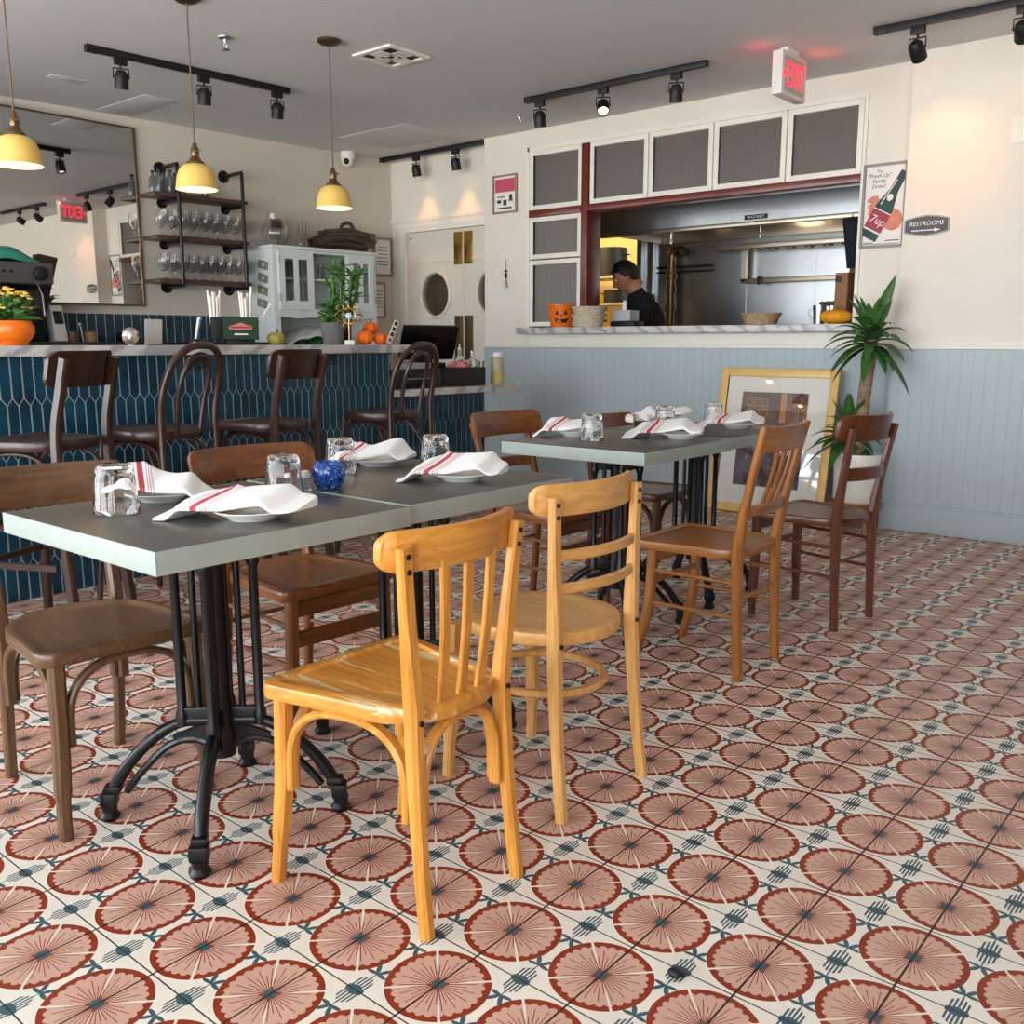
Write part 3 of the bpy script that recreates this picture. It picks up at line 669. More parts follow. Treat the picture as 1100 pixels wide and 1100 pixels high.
# ---------------------------------------------------------------- bar stools
def stool_base(t, W, sh, round_seat):
    up, cross, st = W
    legs = [(s * .15, y) for s in (-1, 1) for y in (.14,)]
    for (x, y) in legs:
        f = MB(); f.tube(smooth_pts([(x * 1.22, y * 1.35, 0), (x * 1.1, y * 1.15, .35), (x, y, sh - .03)], 5), [.013] * 5 + [.016] * 6, 10) if round_seat else f.bar(smooth_pts([(x * 1.22, y * 1.35, 0), (x * 1.1, y * 1.15, .35), (x, y, sh - .03)], 5), .032, .032, (1, 0, 0), .2)
        f.done('leg', up, t)
    if round_seat:
        seat_mesh([(.19 * math.cos(2 * math.pi * k / 32), .19 * math.sin(2 * math.pi * k / 32)) for k in range(32)], sh - .04, sh, .004, .03).done('seat', st, t)
    else:
        seat_mesh(seat_poly(.39, .35, .38, .04, .14), sh - .038, sh, .005, .025).done('seat', st, t)
    for z, k in ((.28, 1.14), (.42, 1.10)):
        f = MB(); n = 28
        if round_seat and z < .3:
            f.tube([(.185 * k * math.cos(2 * math.pi * i / n), .175 * k * math.sin(2 * math.pi * i / n), z) for i in range(n)], .010, 8, closed=True); f.done('foot_ring', cross, t)
        elif not round_seat:
            for s in (-1, 1): f = MB(); f.bar([(s * .15 * k, .14 * k, z), (s * .15 * k, -.17, z)], .016, .026, (1, 0, 0), .2); f.done('stretcher', cross, t)
            f = MB(); f.bar([(-.15 * k, .15 * k, z), (.15 * k, .15 * k, z)], .016, .026, (0, 1, 0), .2); f.done('stretcher', cross, t)
    for s in (-1, 1):
        arch((s * .145, -.15, sh - .16), (s * .145, .135, sh - .16), .112, .02, .014, (1, 0, 0)).done('arch_brace', up, t)
    arch((-.135, .14, sh - .16), (.135, .14, sh - .16), .112, .02, .014, (0, 1, 0)).done('arch_brace', up, t)
def slab_stool(label, loc, rz):
    t = thing('bar_stool', label, 'bar stool', loc, rz, 'dark wooden stools along the bar'); sh = .745
    stool_base(t, W_bar, sh, False)
    for s in (-1, 1):
        P = [(s * .165, -.235, 0), (s * .155, -.20, .35), (s * .143, -.185, sh), (s * .138, -.215, .92), (s * .138, -.245, 1.045)]
        f = MB(); f.bar(smooth_pts(P, 5), .032, .036, (1, 0, 0), .2); f.done('back_post', W_bar[0], t)
    f = MB(); V = []; F = []
    us = sorted(set([round(-1 + 2 * k / 14, 4) for k in range(15)] + [sg * (1 - .21 * (1 - math.cos(R(q)))) for q in (0, 15, 30, 45, 60, 75, 90) for sg in (-1, 1)])); n = len(us) - 1
    for u in us:
        x = .172 * u; e = max(0, abs(x) - .132) / .04; hh = .066 - .034 * (1 - math.sqrt(max(0, 1 - e * e)))
        for (q, dy) in ((-1, -.008), (1, -.008), (1, .008), (-1, .008)):
            z = 1.005 + hh * q; V.append((x, -.225 - .04 * (1 - u * u) + .035 + dy - (z - 1.0) * .25, z))
    for k in range(n):
        for j in range(4): F.append((k * 4 + j, k * 4 + (j + 1) % 4, (k + 1) * 4 + (j + 1) % 4, (k + 1) * 4 + j))
    F += [(0, 1, 2, 3), tuple(n * 4 + j for j in (3, 2, 1, 0))]
    f._add(V, F); f.done('backrest', W_bar[1], t); return t
def bent_stool(label, loc, rz):
    t = thing('bar_stool', label, 'bar stool', loc, rz, 'dark wooden stools along the bar'); sh = .75
    stool_base(t, W_bar, sh, True)
    P = [(-.185, -.215, 0), (-.172, -.19, .4), (-.165, -.18, sh), (-.168, -.20, .90), (-.150, -.235, 1.01), (-.085, -.262, 1.075), (0, -.268, 1.09)]
    Q = P + [(-x, y, z) for (x, y, z) in P[-2::-1]]
    f = MB(); f.tube(smooth_pts(Q, 5), .0155, 10); f.done('back_hoop', W_bar[0], t)
    P = [(-.07, -.175, sh - .02), (-.082, -.195, .86), (-.082, -.225, .96), (-.055, -.25, 1.03), (0, -.258, 1.052)]
    Q = P + [(-x, y, z) for (x, y, z) in P[-2::-1]]
    f = MB(); f.tube(smooth_pts(Q, 5), .011, 8); f.done('inner_hoop', W_bar[0], t)
    for s in (-1, 1):
        f = MB(); f.tube(smooth_pts([(s * .172, -.19, .42), (s * .15, -.12, .60), (s * .12, -.05, .70)], 4), .009, 8); f.done('brace', W_bar[0], t)
    return t
slab_stool('dark stool with rounded board back, nearest along the bar', (-3.70, 1.62, 0), R(206 - 90))
bent_stool('dark bentwood stool below the disco ball on the bar', (-3.72, 2.10, 0), R(199 - 90))
slab_stool('dark stool with board back between the two bentwood stools', (-3.73, 2.66, 0), R(192 - 90))
bent_stool('dark bentwood stool in front of the cash drawer', (-3.73, 3.40, 0), R(188 - 90))

# ---------------------------------------------------------------- tables
def make_table(label, loc, rz=0):
    t = thing('bistro_table', label, 'table', loc, rz, 'zinc top bistro tables')
    MB().b2((-.3145, -.3115, .687), (.3145, .3115, .732), .003).done('tabletop', M['zinc'], t)
    f = MB()
    for (a, b) in (((-.318, -.315), (.318, -.3118)), ((-.318, .3118), (.318, .315)), ((-.318, -.3118), (-.3148, .3118)), ((.3148, -.3118), (.318, .3118))): f.b2((a[0], a[1], .6865), (b[0], b[1], .7316), .001)
    f.done('lit_edge', M['edge_lit'], t)  # thin rim added to carry the painted window light
    f = MB()
    for a in (45, 135): f.box((0, 0, .6805), (.46, .05, .012), .003, Matrix.Rotation(R(a), 4, 'Z'))
    f.lathe([(0, .674), (.07, .674), (.06, .655), (.03, .635), (0, .635)], 16); f.done('top_bracket', M['iron'], t)
    MB().lathe([(0, .15), (.03, .15), (.034, .2), (.026, .23), (.024, .62), (.032, .65), (.03, .674), (0, .674)], 16).done('centre_post', M['iron'], t)
    for q in range(4):
        Q = Matrix.Rotation(R(45 + 90 * q), 4, 'Z')
        f = MB()
        f.lathe([(0, .225), (.017, .225), (.0155, .255), (.0115, .265), (.0105, .60), (.015, .61), (.016, .625), (.011, .635), (.012, .655), (.02, .674), (0, .674)], 12, (.088, 0, 0), M=Q)
        f.lathe([(0, .235), (.009, .235), (.008, .255), (.008, .64), (0, .64)], 10, (.050, 0, 0), M=Q)
        f.box((.048, 0, .245), (.09, .018, .045), .004, Q); f.box((.048, 0, .635), (.09, .014, .035), .004, Q)
        f.done('column', M['iron'], t)
        f = MB()
        f.tube([Q @ Vector(p) for p in smooth_pts([(.03, 0, .235), (.09, 0, .232), (.15, 0, .20), (.215, 0, .135), (.258, 0, .065), (.268, 0, .03)], 5)], [.013] * 8 + [.014] * 8 + [.015] * 10, 10)
        f.tube([Q @ Vector(p) for p in smooth_pts([(.025, 0, .175), (.075, 0, .19), (.13, 0, .17), (.19, 0, .11), (.225, 0, .065)], 5)], .009, 8)
        f.bar([Q @ Vector(p) for p in [(.02, 0, .205), (.06, 0, .20), (.11, 0, .19)]], [.05, .04, .02], .012, (0, 0, 1))
        f.box((.266, 0, .050), (.036, .042, .036), .008, Q); f.box((.256, 0, .074), (.04, .034, .02), .008, Q)
        f.lathe([(0, 0), (.022, 0), (.024, .008), (.017, .018), (.019, .034), (0, .034)], 14, (.268, 0, 0), M=Q)
        f.done('leg', M['iron'], t)
    return t
TZ = .732
make_table('square zinc top table nearest the camera at left, black iron base', (-1.872, 1.177, 0))
make_table('square zinc top table joined behind the nearest one, with two place settings', (-1.885, 1.818, 0))
make_table('near half of the far table pair, square zinc top with bright front edge', (-2.033, 3.055, 0))
make_table('far half of the far table pair, in front of the leaning framed picture', (-2.050, 3.698, 0))

# ---------------------------------------------------------------- table settings
def stripe_material(slant):
    m, nt, b = newmat('napkin linen with red stripes'); X.nt = nt
    tc = nt.nodes.new('ShaderNodeTexCoord'); sp = nt.nodes.new('ShaderNodeSeparateXYZ'); nt.links.new(tc.outputs['Object'], sp.inputs[0])
    u = X(sp.outputs[0]) + X(sp.outputs[1]) * slant + .035
    wide = u.abs() < .0075
    v = u.abs() - .022
    thin = xmax(v.abs() < .0013, xmax((v - .006).abs() < .0013, (v + .006).abs() < .0013))
    c = mixc(nt, wide, rgb(246, 245, 242), rgb(188, 66, 78)); c = mixc(nt, thin, c, rgb(205, 150, 155))
    nt.links.new(c, b.inputs['Base Color']); b.inputs['Roughness'].default_value = .85
    return m
M['nap1'] = stripe_material(-.55); M['nap2'] = stripe_material(.55)
KX = 1.082
def napkin(label, loc, rz, m, L=.26, Wd=.118, droop=-1, H=.031, seed=1):
    """folded cloth: a soft flat packet, slanted ends, one end hanging over the plate rim"""
    rn = random.Random(seed); n = 34; k = 26; f = MB(); V = []; F = []; L *= KX
    ph = [rn.uniform(0, 6) for _ in range(8)]; slant = .30 * droop * -1; tw = rn.uniform(-.1, .1)
    for i in range(n + 1):
        u = i / n; x0 = (u - .5) * L
        en = min(u, 1 - u) / .035; e = min(1, .80 + .2 * en); th = min(1, .42 + .58 * min(u, 1 - u) / .16)
        tip = (u - .5) * 2 * -droop                      # +1 at the raised, pointed end
        w = Wd * e * (1 + .05 * math.sin(6 * u + ph[0])) * (1 - .30 * max(0, tip - .45)); h = H * th * (1 + .10 * math.sin(8 * u + ph[1]))
        lift = .0215 * max(0, min(1, (.118 - abs(x0)) / .035)); lift = lift * lift * (3 - 2 * lift / .0215) / .0215 if lift > 0 else 0
        up = .020 * max(0, tip - .35) ** 1.3 + (.010 if tip > 0 else 0) * min(1, max(0, tip) / .4)
        for j in range(k):
            a = 2 * math.pi * j / k; c, s = math.cos(a), math.sin(a)
            yy = math.copysign(abs(c) ** .35, c) * w / 2; zz = (math.copysign(abs(s) ** .5, s) * .5 + .5) * h
            if s > -.2: zz += e * (.0035 * math.sin(22 * yy + 16 * x0 + ph[3]) + .0025 * math.sin(-34 * yy + 38 * x0 + ph[4]) + .004 * math.exp(-((x0 * .8 + yy * .9 - .02) / .008) ** 2))
            zz *= .42 + 1.0 * (.5 + yy / w)
            yo = .006 * math.sin(5 * u + ph[2])
            V.append((x0 + yy * slant, yy + yo, max(.0, lift + up + zz)))
    for i in range(n):
        for j in range(k): F.append((i * k + j, i * k + (j + 1) % k, (i + 1) * k + (j + 1) % k, (i + 1) * k + j))
    F += [tuple(range(k - 1, -1, -1)), tuple(n * k + j for j in range(k))]
    f._add(V, F)
    o = f.done('napkin', m, loc=(loc[0] * KX, loc[1] * KX, TZ + .0006), rot=(0, 0, rz), angle=42); return tag(o, label, 'napkin', 'red striped napkins on the tables')
def plate(label, x, y):
    f = MB().lathe([(0, .0035), (.04, .0035), (.042, 0), (.046, 0), (.050, .005), (.075, .017), (.0765, .0185), (.075, .0195), (.05, .0085), (.045, .007), (0, .0065)], 40)
    o = f.done('side_plate', M['china'], loc=(x * KX, y * KX, TZ + .0004)); o.scale = (KX, KX, KX); return tag(o, label, 'plate', 'small white plates on the tables')
def tumbler(label, x, y, k=1.0):
    t = thing('tumbler', label, 'glass', (x * KX, y * KX, TZ + .0005), random.uniform(0, 3), 'upturned tumblers on the tables')
    fl = lambda a, z, r: 1 + (.03 * abs(math.cos(5 * a)) if (.04 < z < .088) else 0)
    pr = [(.0405, 0), (.0425, .001), (.0415, .02), (.0395, .036), (.0385, .042), (.0355, .07), (.0335, .084), (.031, .092), (.026, .094), (0, .0925), (0, .078), (.029, .077), (.0325, .068), (.0355, .045), (.0365, .036), (.0385, .02), (.0395, .001)]
    k *= KX; f = MB(); f.lathe([(r * k, z * k) for r, z in pr + [pr[0]]], 60, mod=lambda a, z, r: 1 + (.035 * abs(math.cos(6 * a)) if (.042 < z < .088 * KX and r > .034) else 0)); f.done('bowl', M['glass'], t, angle=50)
    return t
D40 = R(40)
plate('small white plate under the napkin at the left end of front table', -1.915, 1.09); napkin('red striped napkin at left end of front table, behind the first tumbler', (-1.935, 1.085), D40 - R(6), M['nap2'], droop=1, seed=2, L=.27)
plate('small white plate nearest the camera', -1.575, 1.085); napkin('red striped napkin nearest the camera, wide stripe leaning right', (-1.60, 1.065), D40 - R(6), M['nap1'], seed=3, L=.28)
tumbler('upturned tumbler nearest the left table end', -1.838, .943, 1.06)
tumbler('upturned tumbler behind the nearest napkin, by the salt shakers', -1.742, 1.285, 1.02)
plate('small white plate behind the blue candle holder', -2.00, 1.80); napkin('folded napkin behind the blue candle holder, its stripe barely showing', (-2.02, 1.775), D40 + R(2), M['nap1'], seed=4, L=.25)
plate('small white plate at right end of the joined front tables', -1.62, 1.735); napkin('red striped napkin at right end of the joined front tables', (-1.63, 1.715), D40 - R(4), M['nap1'], seed=5, L=.25)
tumbler('upturned tumbler right behind the blue candle holder', -1.955, 1.625)
tumbler('upturned tumbler behind the right end napkin of the front tables', -1.83, 1.855)
t = thing('candle_holder', 'round blue mosaic glass candle holder on the front tables', 'candle holder', (-1.765 * KX, 1.43 * KX, TZ + .0005))
def mosaic():
    m, nt, b = newmat('blue mosaic glass'); L = nt.links.new
    tc = nt.nodes.new('ShaderNodeTexCoord'); v = nt.nodes.new('ShaderNodeTexVoronoi'); v.inputs['Scale'].default_value = 95; L(tc.outputs['Object'], v.inputs['Vector'])
    r = nt.nodes.new('ShaderNodeValToRGB'); e = r.color_ramp.elements; e[0].color = rgb(24, 60, 150); e[1].color = rgb(130, 180, 225); r.color_ramp.elements.new(.55).color = rgb(44, 100, 190); L(v.outputs['Color'], r.inputs[0])
    v2 = nt.nodes.new('ShaderNodeTexVoronoi'); v2.feature = 'DISTANCE_TO_EDGE'; v2.inputs['Scale'].default_value = 95; L(tc.outputs['Object'], v2.inputs['Vector'])
    X.nt = nt; c = mixc(nt, X(v2.outputs[0]) < .06, r.outputs[0], rgb(16, 24, 60)); L(c, b.inputs['Base Color']); b.inputs['Roughness'].default_value = .12
    return m
M['mosaic'] = mosaic()
MB().lathe([(0, .004), (.02, .004), (.022, 0), (.028, 0), (.038, .016), (.0435, .036), (.041, .056), (.034, .068), (.031, .07), (.029, .066), (.037, .05), (.039, .036), (.034, .016), (.02, .008), (0, .008)], 36).done('bowl', M['mosaic'], t)
MB().lathe([(0, .0082), (.019, .0082), (.019, .024), (0, .024)], 20).done('candle', M['white'], t)
for nm, x, y, c in (('salt_shaker', -1.812, 1.352, rgb(240, 240, 236)), ('pepper_shaker', -1.779, 1.372, rgb(200, 196, 186))):
    t = thing(nm, ('glass salt shaker with white cap, further left of the pair' if nm[0] == 's' else 'glass pepper shaker with white cap beside the blue candle holder'), 'shaker', (x * KX, y * KX, TZ + .0005))
    MB().lathe([(0, 0), (.014, 0), (.0145, .004), (.0125, .028), (.012, .034), (0, .034)], 16).done('jar', M['glass'], t)
    MB().lathe([(0, .0345), (.013, .0345), (.0135, .044), (.010, .051), (0, .052)], 16).done('cap', M['white'], t)
plate('small white plate at left end of the far tables', -2.09, 2.86); napkin('folded napkin at left end of the far tables, rounded end overhanging', (-2.11, 2.84), D40 - R(4), M['nap1'], seed=6, L=.24)
tumbler('upturned tumbler at left end of the far tables', -1.945, 2.757)
plate('small white plate in the middle of the far tables', -1.735, 3.02); napkin('red striped napkin in the middle of the far tables, pointed right end', (-1.80, 3.0), D40, M['nap1'], seed=7, L=.29)
tumbler('upturned tumbler behind the middle napkin on the far tables', -1.98, 3.31)
plate('small white plate at right end of the far tables', -1.775, 3.53); napkin('red striped napkin at right end of the far tables', (-1.80, 3.52), D40, M['nap1'], seed=8, L=.27)
tumbler('upturned tumbler in front of the leaning picture frame', -1.945, 3.645)
t = thing('candle_glass', 'small clear glass with pale green wax on the far tables', 'candle', (-2.0 * KX, 3.17 * KX, TZ + .0005))
MB().lathe([(0, 0), (.033, 0), (.036, .005), (.037, .07), (.0345, .07), (.0335, .008), (0, .008)], 24).done('glass', M['glass'], t)
MB().lathe([(0, .0085), (.0325, .0085), (.0325, .045), (0, .045)], 20).done('wax', mat('green wax', rgb(186, 214, 130), .5), t)
o = MB().lathe([(0, 0), (.035, 0), (.05, .02), (.052, .045), (.049, .045), (.046, .02), (.032, .005), (0, .005)], 24).done('trinket_bowl', mat('patterned bowl', rgb(150, 60, 60), .3, var=.9, vs=60), loc=(-1.865 * KX, 3.19 * KX, TZ + .0005)); tag(o, 'small red patterned bowl behind the middle napkin', 'bowl')
napkin('plain end of folded napkin beside the candle glass, back of the far tables', (-2.135, 3.40), D40 + R(40), M['nap2'], seed=9, L=.17, Wd=.09)
napkin('folded napkin right of the rear tumbler, back edge of the far tables', (-2.13, 3.585), D40 - R(30), M['nap2'], seed=10, L=.18, Wd=.09)
o = MB().ball((0, 0, .008), (.013, .010, .008), 9, 6).box((.010, .006, .006), (.014, .008, .005), .002).done('floor_debris', M['black'], loc=(-.751, 1.339, 0.0005)); tag(o, 'small dark scrap lying on the tile floor in front', 'debris')
# ---------------------------------------------------------------- bar
def picket_panel(y0, y1, z0, z1, x, name, parent, zj=.852, pitch=.0475, row=.230, tip=.016, g=.0034, depth=.004, top_full=True):
    """elongated hexagon tiles on a grout bed, facing +x"""
    f = MB(); n0 = int(math.floor(y0 / pitch)) - 1; n1 = int(math.ceil(y1 / pitch)) + 1
    for r_ in range(-4, 3):
        zt = zj + r_ * row                        # junction line at the bottom of this row
        for k in range(n0, n1):
            yc = (k + (.5 if r_ % 2 else 0)) * pitch; h = pitch / 2 - g
            P = [(yc - h, zt + tip), (yc, zt - tip + g), (yc + h, zt + tip), (yc + h, zt + row - tip), (yc, zt + row + tip - g), (yc - h, zt + row - tip)]
            Q = P
            for (ax, lim, sgn) in ((0, y0, 1), (0, y1, -1), (1, z0, 1), (1, z1, -1)):      # clip to the panel
                O = []
                for i in range(len(Q)):
                    a, b = Q[i], Q[(i + 1) % len(Q)]
                    ia, ib = (a[ax] - lim) * sgn >= 0, (b[ax] - lim) * sgn >= 0
                    if ia: O.append(a)
                    if ia != ib:
                        t_ = (lim - a[ax]) / (b[ax] - a[ax]); O.append((a[0] + (b[0] - a[0]) * t_, a[1] + (b[1] - a[1]) * t_))
                Q = O
                if len(Q) < 3: break
            if len(Q) < 3: continue
            n = len(Q); cy = sum(p[0] for p in Q) / n; cz = sum(p[1] for p in Q) / n
            V = [(x, p[0], p[1]) for p in Q] + [(x + depth, cy + (p[0] - cy) * .965, cz + (p[1] - cz) * .992) for p in Q]
            f._add(V, [tuple(range(n, 2 * n))] + [(i, (i + 1) % n, n + (i + 1) % n, n + i) for i in range(n)])
    return f.done(name, M['tile'], parent, angle=20)
t = thing('bar_counter', 'long bar clad in dark blue picket tiles with marble top', 'bar', (0, 0, 0))
MB().b2((-4.62, .2, 0), (-4.194, 3.875, 1.04)).done('carcass', M['grout'], t, smooth=False)
picket_panel(.2, 3.875, 0, 1.04, -4.194, 'tile_front', t)
MB().b2((-4.80, .15, 1.042), (-4.15, 4.04, 1.087), .004).done('marble_top', M['marble'], t)
for y in (2.62, 3.42): MB().tube([(-4.188, y - .045, 1.015), (-4.165, y - .045, .985), (-4.165, y + .045, .985), (-4.188, y + .045, 1.015)], .005, 6).b2((-4.19, y - .055, 1.0), (-4.183, y + .055, 1.035)).done('bag_hook', M['black'], t)
t = thing('service_counter', 'low service counter with blue tiles and thin stone top', 'counter', (0, 0, 0))
MB().b2((-4.95, 3.885, 0), (-4.194, 4.717, .78)).done('carcass', M['blue'], t, smooth=False)
picket_panel(3.885, 4.71, 0, .78, -4.194, 'tile_front', t)
MB().b2((-5.0, 3.88, .782), (-4.15, 5.06, .822), .004).done('stone_top', M['stone'] if 'stone' in M else M['marble'], t)
o = MB().b2((-4.72, 1.3, 1.0875), (-4.66, 3.45, 1.103), .004).done('bar_mat', M['black']); tag(o, 'long black rubber mat along inner edge of the bar', 'bar mat')
# back bar: counter, splashback, mirror
rotb = (0, 0, -TH)
t = thing('back_counter', 'low counter along the wall behind the bar', 'counter', bw(0, 0, 0), -TH)
MB().b2((.02, -5.9, 0), (.55, -.5, 1.0)).done('carcass', M['black'], t, smooth=False)
MB().b2((.02, -5.9, 1.002), (.58, -.5, 1.045), .003).done('worktop', M['black'], t)
t = thing('tile_splashback', 'row of upright dark blue tiles under the mirror', 'tiles', bw(0, 0, 0), -TH)
MB().b2((.0, -5.9, 1.05), (.012, -1.5, 1.31)).done('grout_bed', M['grout'], t, smooth=False)
picket_panel(-5.9, -1.5, 1.05, 1.305, .012, 'tiles', t, zj=1.02, row=.40, pitch=.0655, g=.0034)
t = thing('wall_mirror', 'large bronze framed mirror on the wall behind the bar', 'mirror', bw(2.35, .004, 1.365), R(-.5))
MB().b2((.002, -3.2, .006), (.012, -.006, 1.245)).done('mirror_glass', M['mirror'], t, smooth=False)
f = MB(); f.b2((0, -3.21, 0), (.022, 0, .010)).b2((0, -3.21, 1.243), (.022, 0, 1.253)).b2((0, -.010, 0), (.022, 0, 1.253)); f.done('frame', M['bronze'], t, smooth=False)
# pipe shelf
t = thing('pipe_shelf', 'three tier wall shelf of black iron pipe and dark planks', 'shelf', bw(0, 0, 0), -TH)
sl, sr = 2.165, 1.65
for s, q in ((sl, 1), (sr, -1)):
    f = MB(); f.tube(smooth_pts([(.02, -s - .0, 2.365), (.22, -s, 2.365), (.262, -s, 2.36), (.275, -s, 2.33), (.275, -s, 2.0), (.275, -s, 1.56), (.262, -s, 1.522), (.22, -s, 1.512), (.02, -s, 1.512)], 4), .014, 10)
    f.done('upright_pipe', M['iron'], t)
    f = MB()
    for z in (2.365, 1.512): f.lathe([(0, 0), (.046, 0), (.046, .008), (.022, .012), (.02, .03), (0, .03)], 18, M=Matrix.Translation((.0, -s, z)) @ Matrix.Rotation(R(90), 4, 'Y'))
    f.done('wall_flange', M['iron'], t)
    for z in (2.14, 1.842):
        f = MB(); f.tube([(.02, -s - .05 * q * 0, z - .022), (.275, -s, z - .022)], .013, 8).lathe([(0, 0), (.038, 0), (.038, .008), (.02, .012), (.02, .03), (0, .03)], 14, M=Matrix.Translation((.0, -s, z - .022)) @ Matrix.Rotation(R(90), 4, 'Y')); f.done('shelf_arm', M['iron'], t)
M['plank'] = wood('dark shelf plank', rgb(62, 38, 26), rgb(96, 62, 42), .5, (14, 1.2, 14))
for z in (2.14, 1.842, 1.535): MB().b2((.03, -2.34, z - .004), (.262, -1.60, z + .022), .003).done('plank', M['plank'], t)
def lp(s, off, z): return bw(s, off, z)
def wineglass(i, s, off, z, tall, tier):
    pr = [(.0, .0015), (.030, .0015), (.031, .003), (.006, .008), (.004, .014), (.004, .06 * tall), (.012, .068 * tall), (.030, .095 * tall), (.036, .125 * tall), (.033, .165 * tall), (.030, .19 * tall), (.0285, .19 * tall), (.0315, .165 * tall), (.0345, .125 * tall), (.0285, .097 * tall), (.010, .071 * tall), (0, .069 * tall)]
    o = MB().lathe(pr, 18).done('wine_glass', M['glass'], loc=lp(s, off, z)); return o
def rowlabel(i, n, what, where):
    o = ['leftmost', 'second', 'third', 'fourth', 'fifth', 'sixth', 'seventh', 'eighth', 'ninth', 'tenth']
    return '%s %s from left end%s' % (what, where, '') if i == 0 else '%s %s, %s from left' % (what, where, o[i])
wg = None; ORD = ['first', 'second', 'third', 'fourth', 'fifth', 'sixth', 'seventh', 'eighth', 'ninth', 'tenth']
for tier, z, n, tall, nm in (('middle', 1.8645, 8, 1.0, 'tall clear wine glass'), ('bottom', 1.5575, 9, 1.0, 'clear wine glass')):
    for row, off, dn in (('front', .215, 'front'), ('rear', .115, 'rear')):
        proto = None
        for i in range(n):
            s = 2.27 - i * (.60 / (n - 1)) - (.03 if row == 'rear' else 0)
            if proto is None: proto = wineglass(i, s, off, z, tall, tier); g = proto
            else: g = proto.copy(); COL.objects.link(g); g.location = lp(s, off, z)
            tag(g, '%s glass from left in the %s row of the %s pipe shelf' % (ORD[i], dn, tier) if False else 'clear wine glass, %s from left in %s row of %s pipe shelf' % (ORD[i], dn, tier), 'wine glass', 'wine glasses on the %s shelf' % tier)
M['smoke'] = mat('grey bottle glass', rgb(200, 210, 212), .05, trans=.9)
pb = None
for i in range(7):
    s, off = 2.27 - (i // 2) * .085 - (.10 if i > 5 else 0), .20 - (i % 2) * .10
    if pb is None:
        pb = thing('swing_top_bottle', '', 'bottle', lp(s, off, 2.1625), -TH, 'clear bottles on the top pipe shelf'); g = pb
        MB().lathe([(0, 0), (.028, 0), (.030, .004), (.030, .095), (.024, .115), (.012, .128), (.011, .15), (.009, .15), (.010, .128), (.022, .112), (.028, .094), (.028, .006), (0, .005)], 18).done('bottle_body', M['smoke'], pb)
        MB().lathe([(0, .151), (.013, .151), (.013, .164), (0, .166)], 12).done('stopper', M['black'], pb)
    else: g = copy_tree(pb); g.location = lp(s, off, 2.1625)
    tag(g, 'clear stoppered bottle, %s column from left in %s row of top pipe shelf' % (ORD[i // 2], 'front' if i % 2 == 0 else 'rear'), 'bottle', 'clear bottles on the top pipe shelf')
# white cabinet
HZ0, HZ1 = 1.05, 1.845
t = thing('display_cabinet', 'white painted glass fronted cabinet on the back counter', 'cabinet', bw(0, 0, 0), -TH)
L_, R_ = -1.475, -.485
f = MB()
f.b2((.015, L_, HZ0 + .0305), (.3595, L_ + .022, HZ1 - .0255)).b2((.015, R_ - .022, HZ0 + .0305), (.3595, R_, HZ1 - .0255)).b2((.0155, L_ + .0223, HZ0 + .0305), (.03, R_ - .0223, HZ1 - .0255))
f.b2((.014, L_ - .0012, HZ0), (.381, R_ + .0012, HZ0 + .03)).b2((.016, L_ + .0225, 1.335), (.3595, R_ - .0225, 1.36)).b2((.0305, L_ + .0225, 1.59), (.359, R_ - .0225, 1.605))
f.b2((.36, L_ - .001, HZ0 + .0305), (.38, L_ + .05, HZ1 - .0255)).b2((.36, R_ - .05, HZ0 + .0305), (.38, R_ + .001, HZ1 - .0255)).b2((.36, L_ + .0503, 1.31), (.3795, R_ - .0503, 1.365)).b2((.36, L_ + .0503, 1.80), (.3795, R_ - .0503, HZ1 - .026))
f.b2((.36, -1.145, 1.365), (.378, -1.115, 1.80)).b2((.36, -.785, 1.365), (.378, -.755, 1.80))
f.done('body', M['hutch'], t, smooth=False)
f = MB(); f.b2((.0, L_ - .02, HZ1 - .025), (.40, R_ + .02, HZ1), .006); f.done('cornice', M['hutch'], t)
f = MB(); f.prism([(.36, 0)] + [], 0, 0) if False else f
n = 12; P = [(L_ + .05, 1.315)] + [(L_ + .05 + (R_ - L_ - .1) * k / n, 1.315 - .028 * (1 - (2 * abs(k / n - .5)) ** 2) * (.5 + .5 * math.cos(6 * math.pi * (k / n - .5)))) for k in range(n + 1)] + [(R_ - .05, 1.315)]
f._add([(.362, y, 1.318) for y, z in P] + [(.362, y, z - .012) for y, z in P] + [(.378, y, 1.318) for y, z in P] + [(.378, y, z - .012) for y, z in P],
       [(i, i + 1, len(P) + i + 1, len(P) + i) for i in range(len(P) - 1)] + [(2 * len(P) + i, 3 * len(P) + i, 3 * len(P) + i + 1, 2 * len(P) + i + 1) for i in range(len(P) - 1)] + [(len(P) + i, len(P) + i + 1, 3 * len(P) + i + 1, 3 * len(P) + i) for i in range(len(P) - 1)])
f.done('valance', M['hutch'], t, smooth=False)
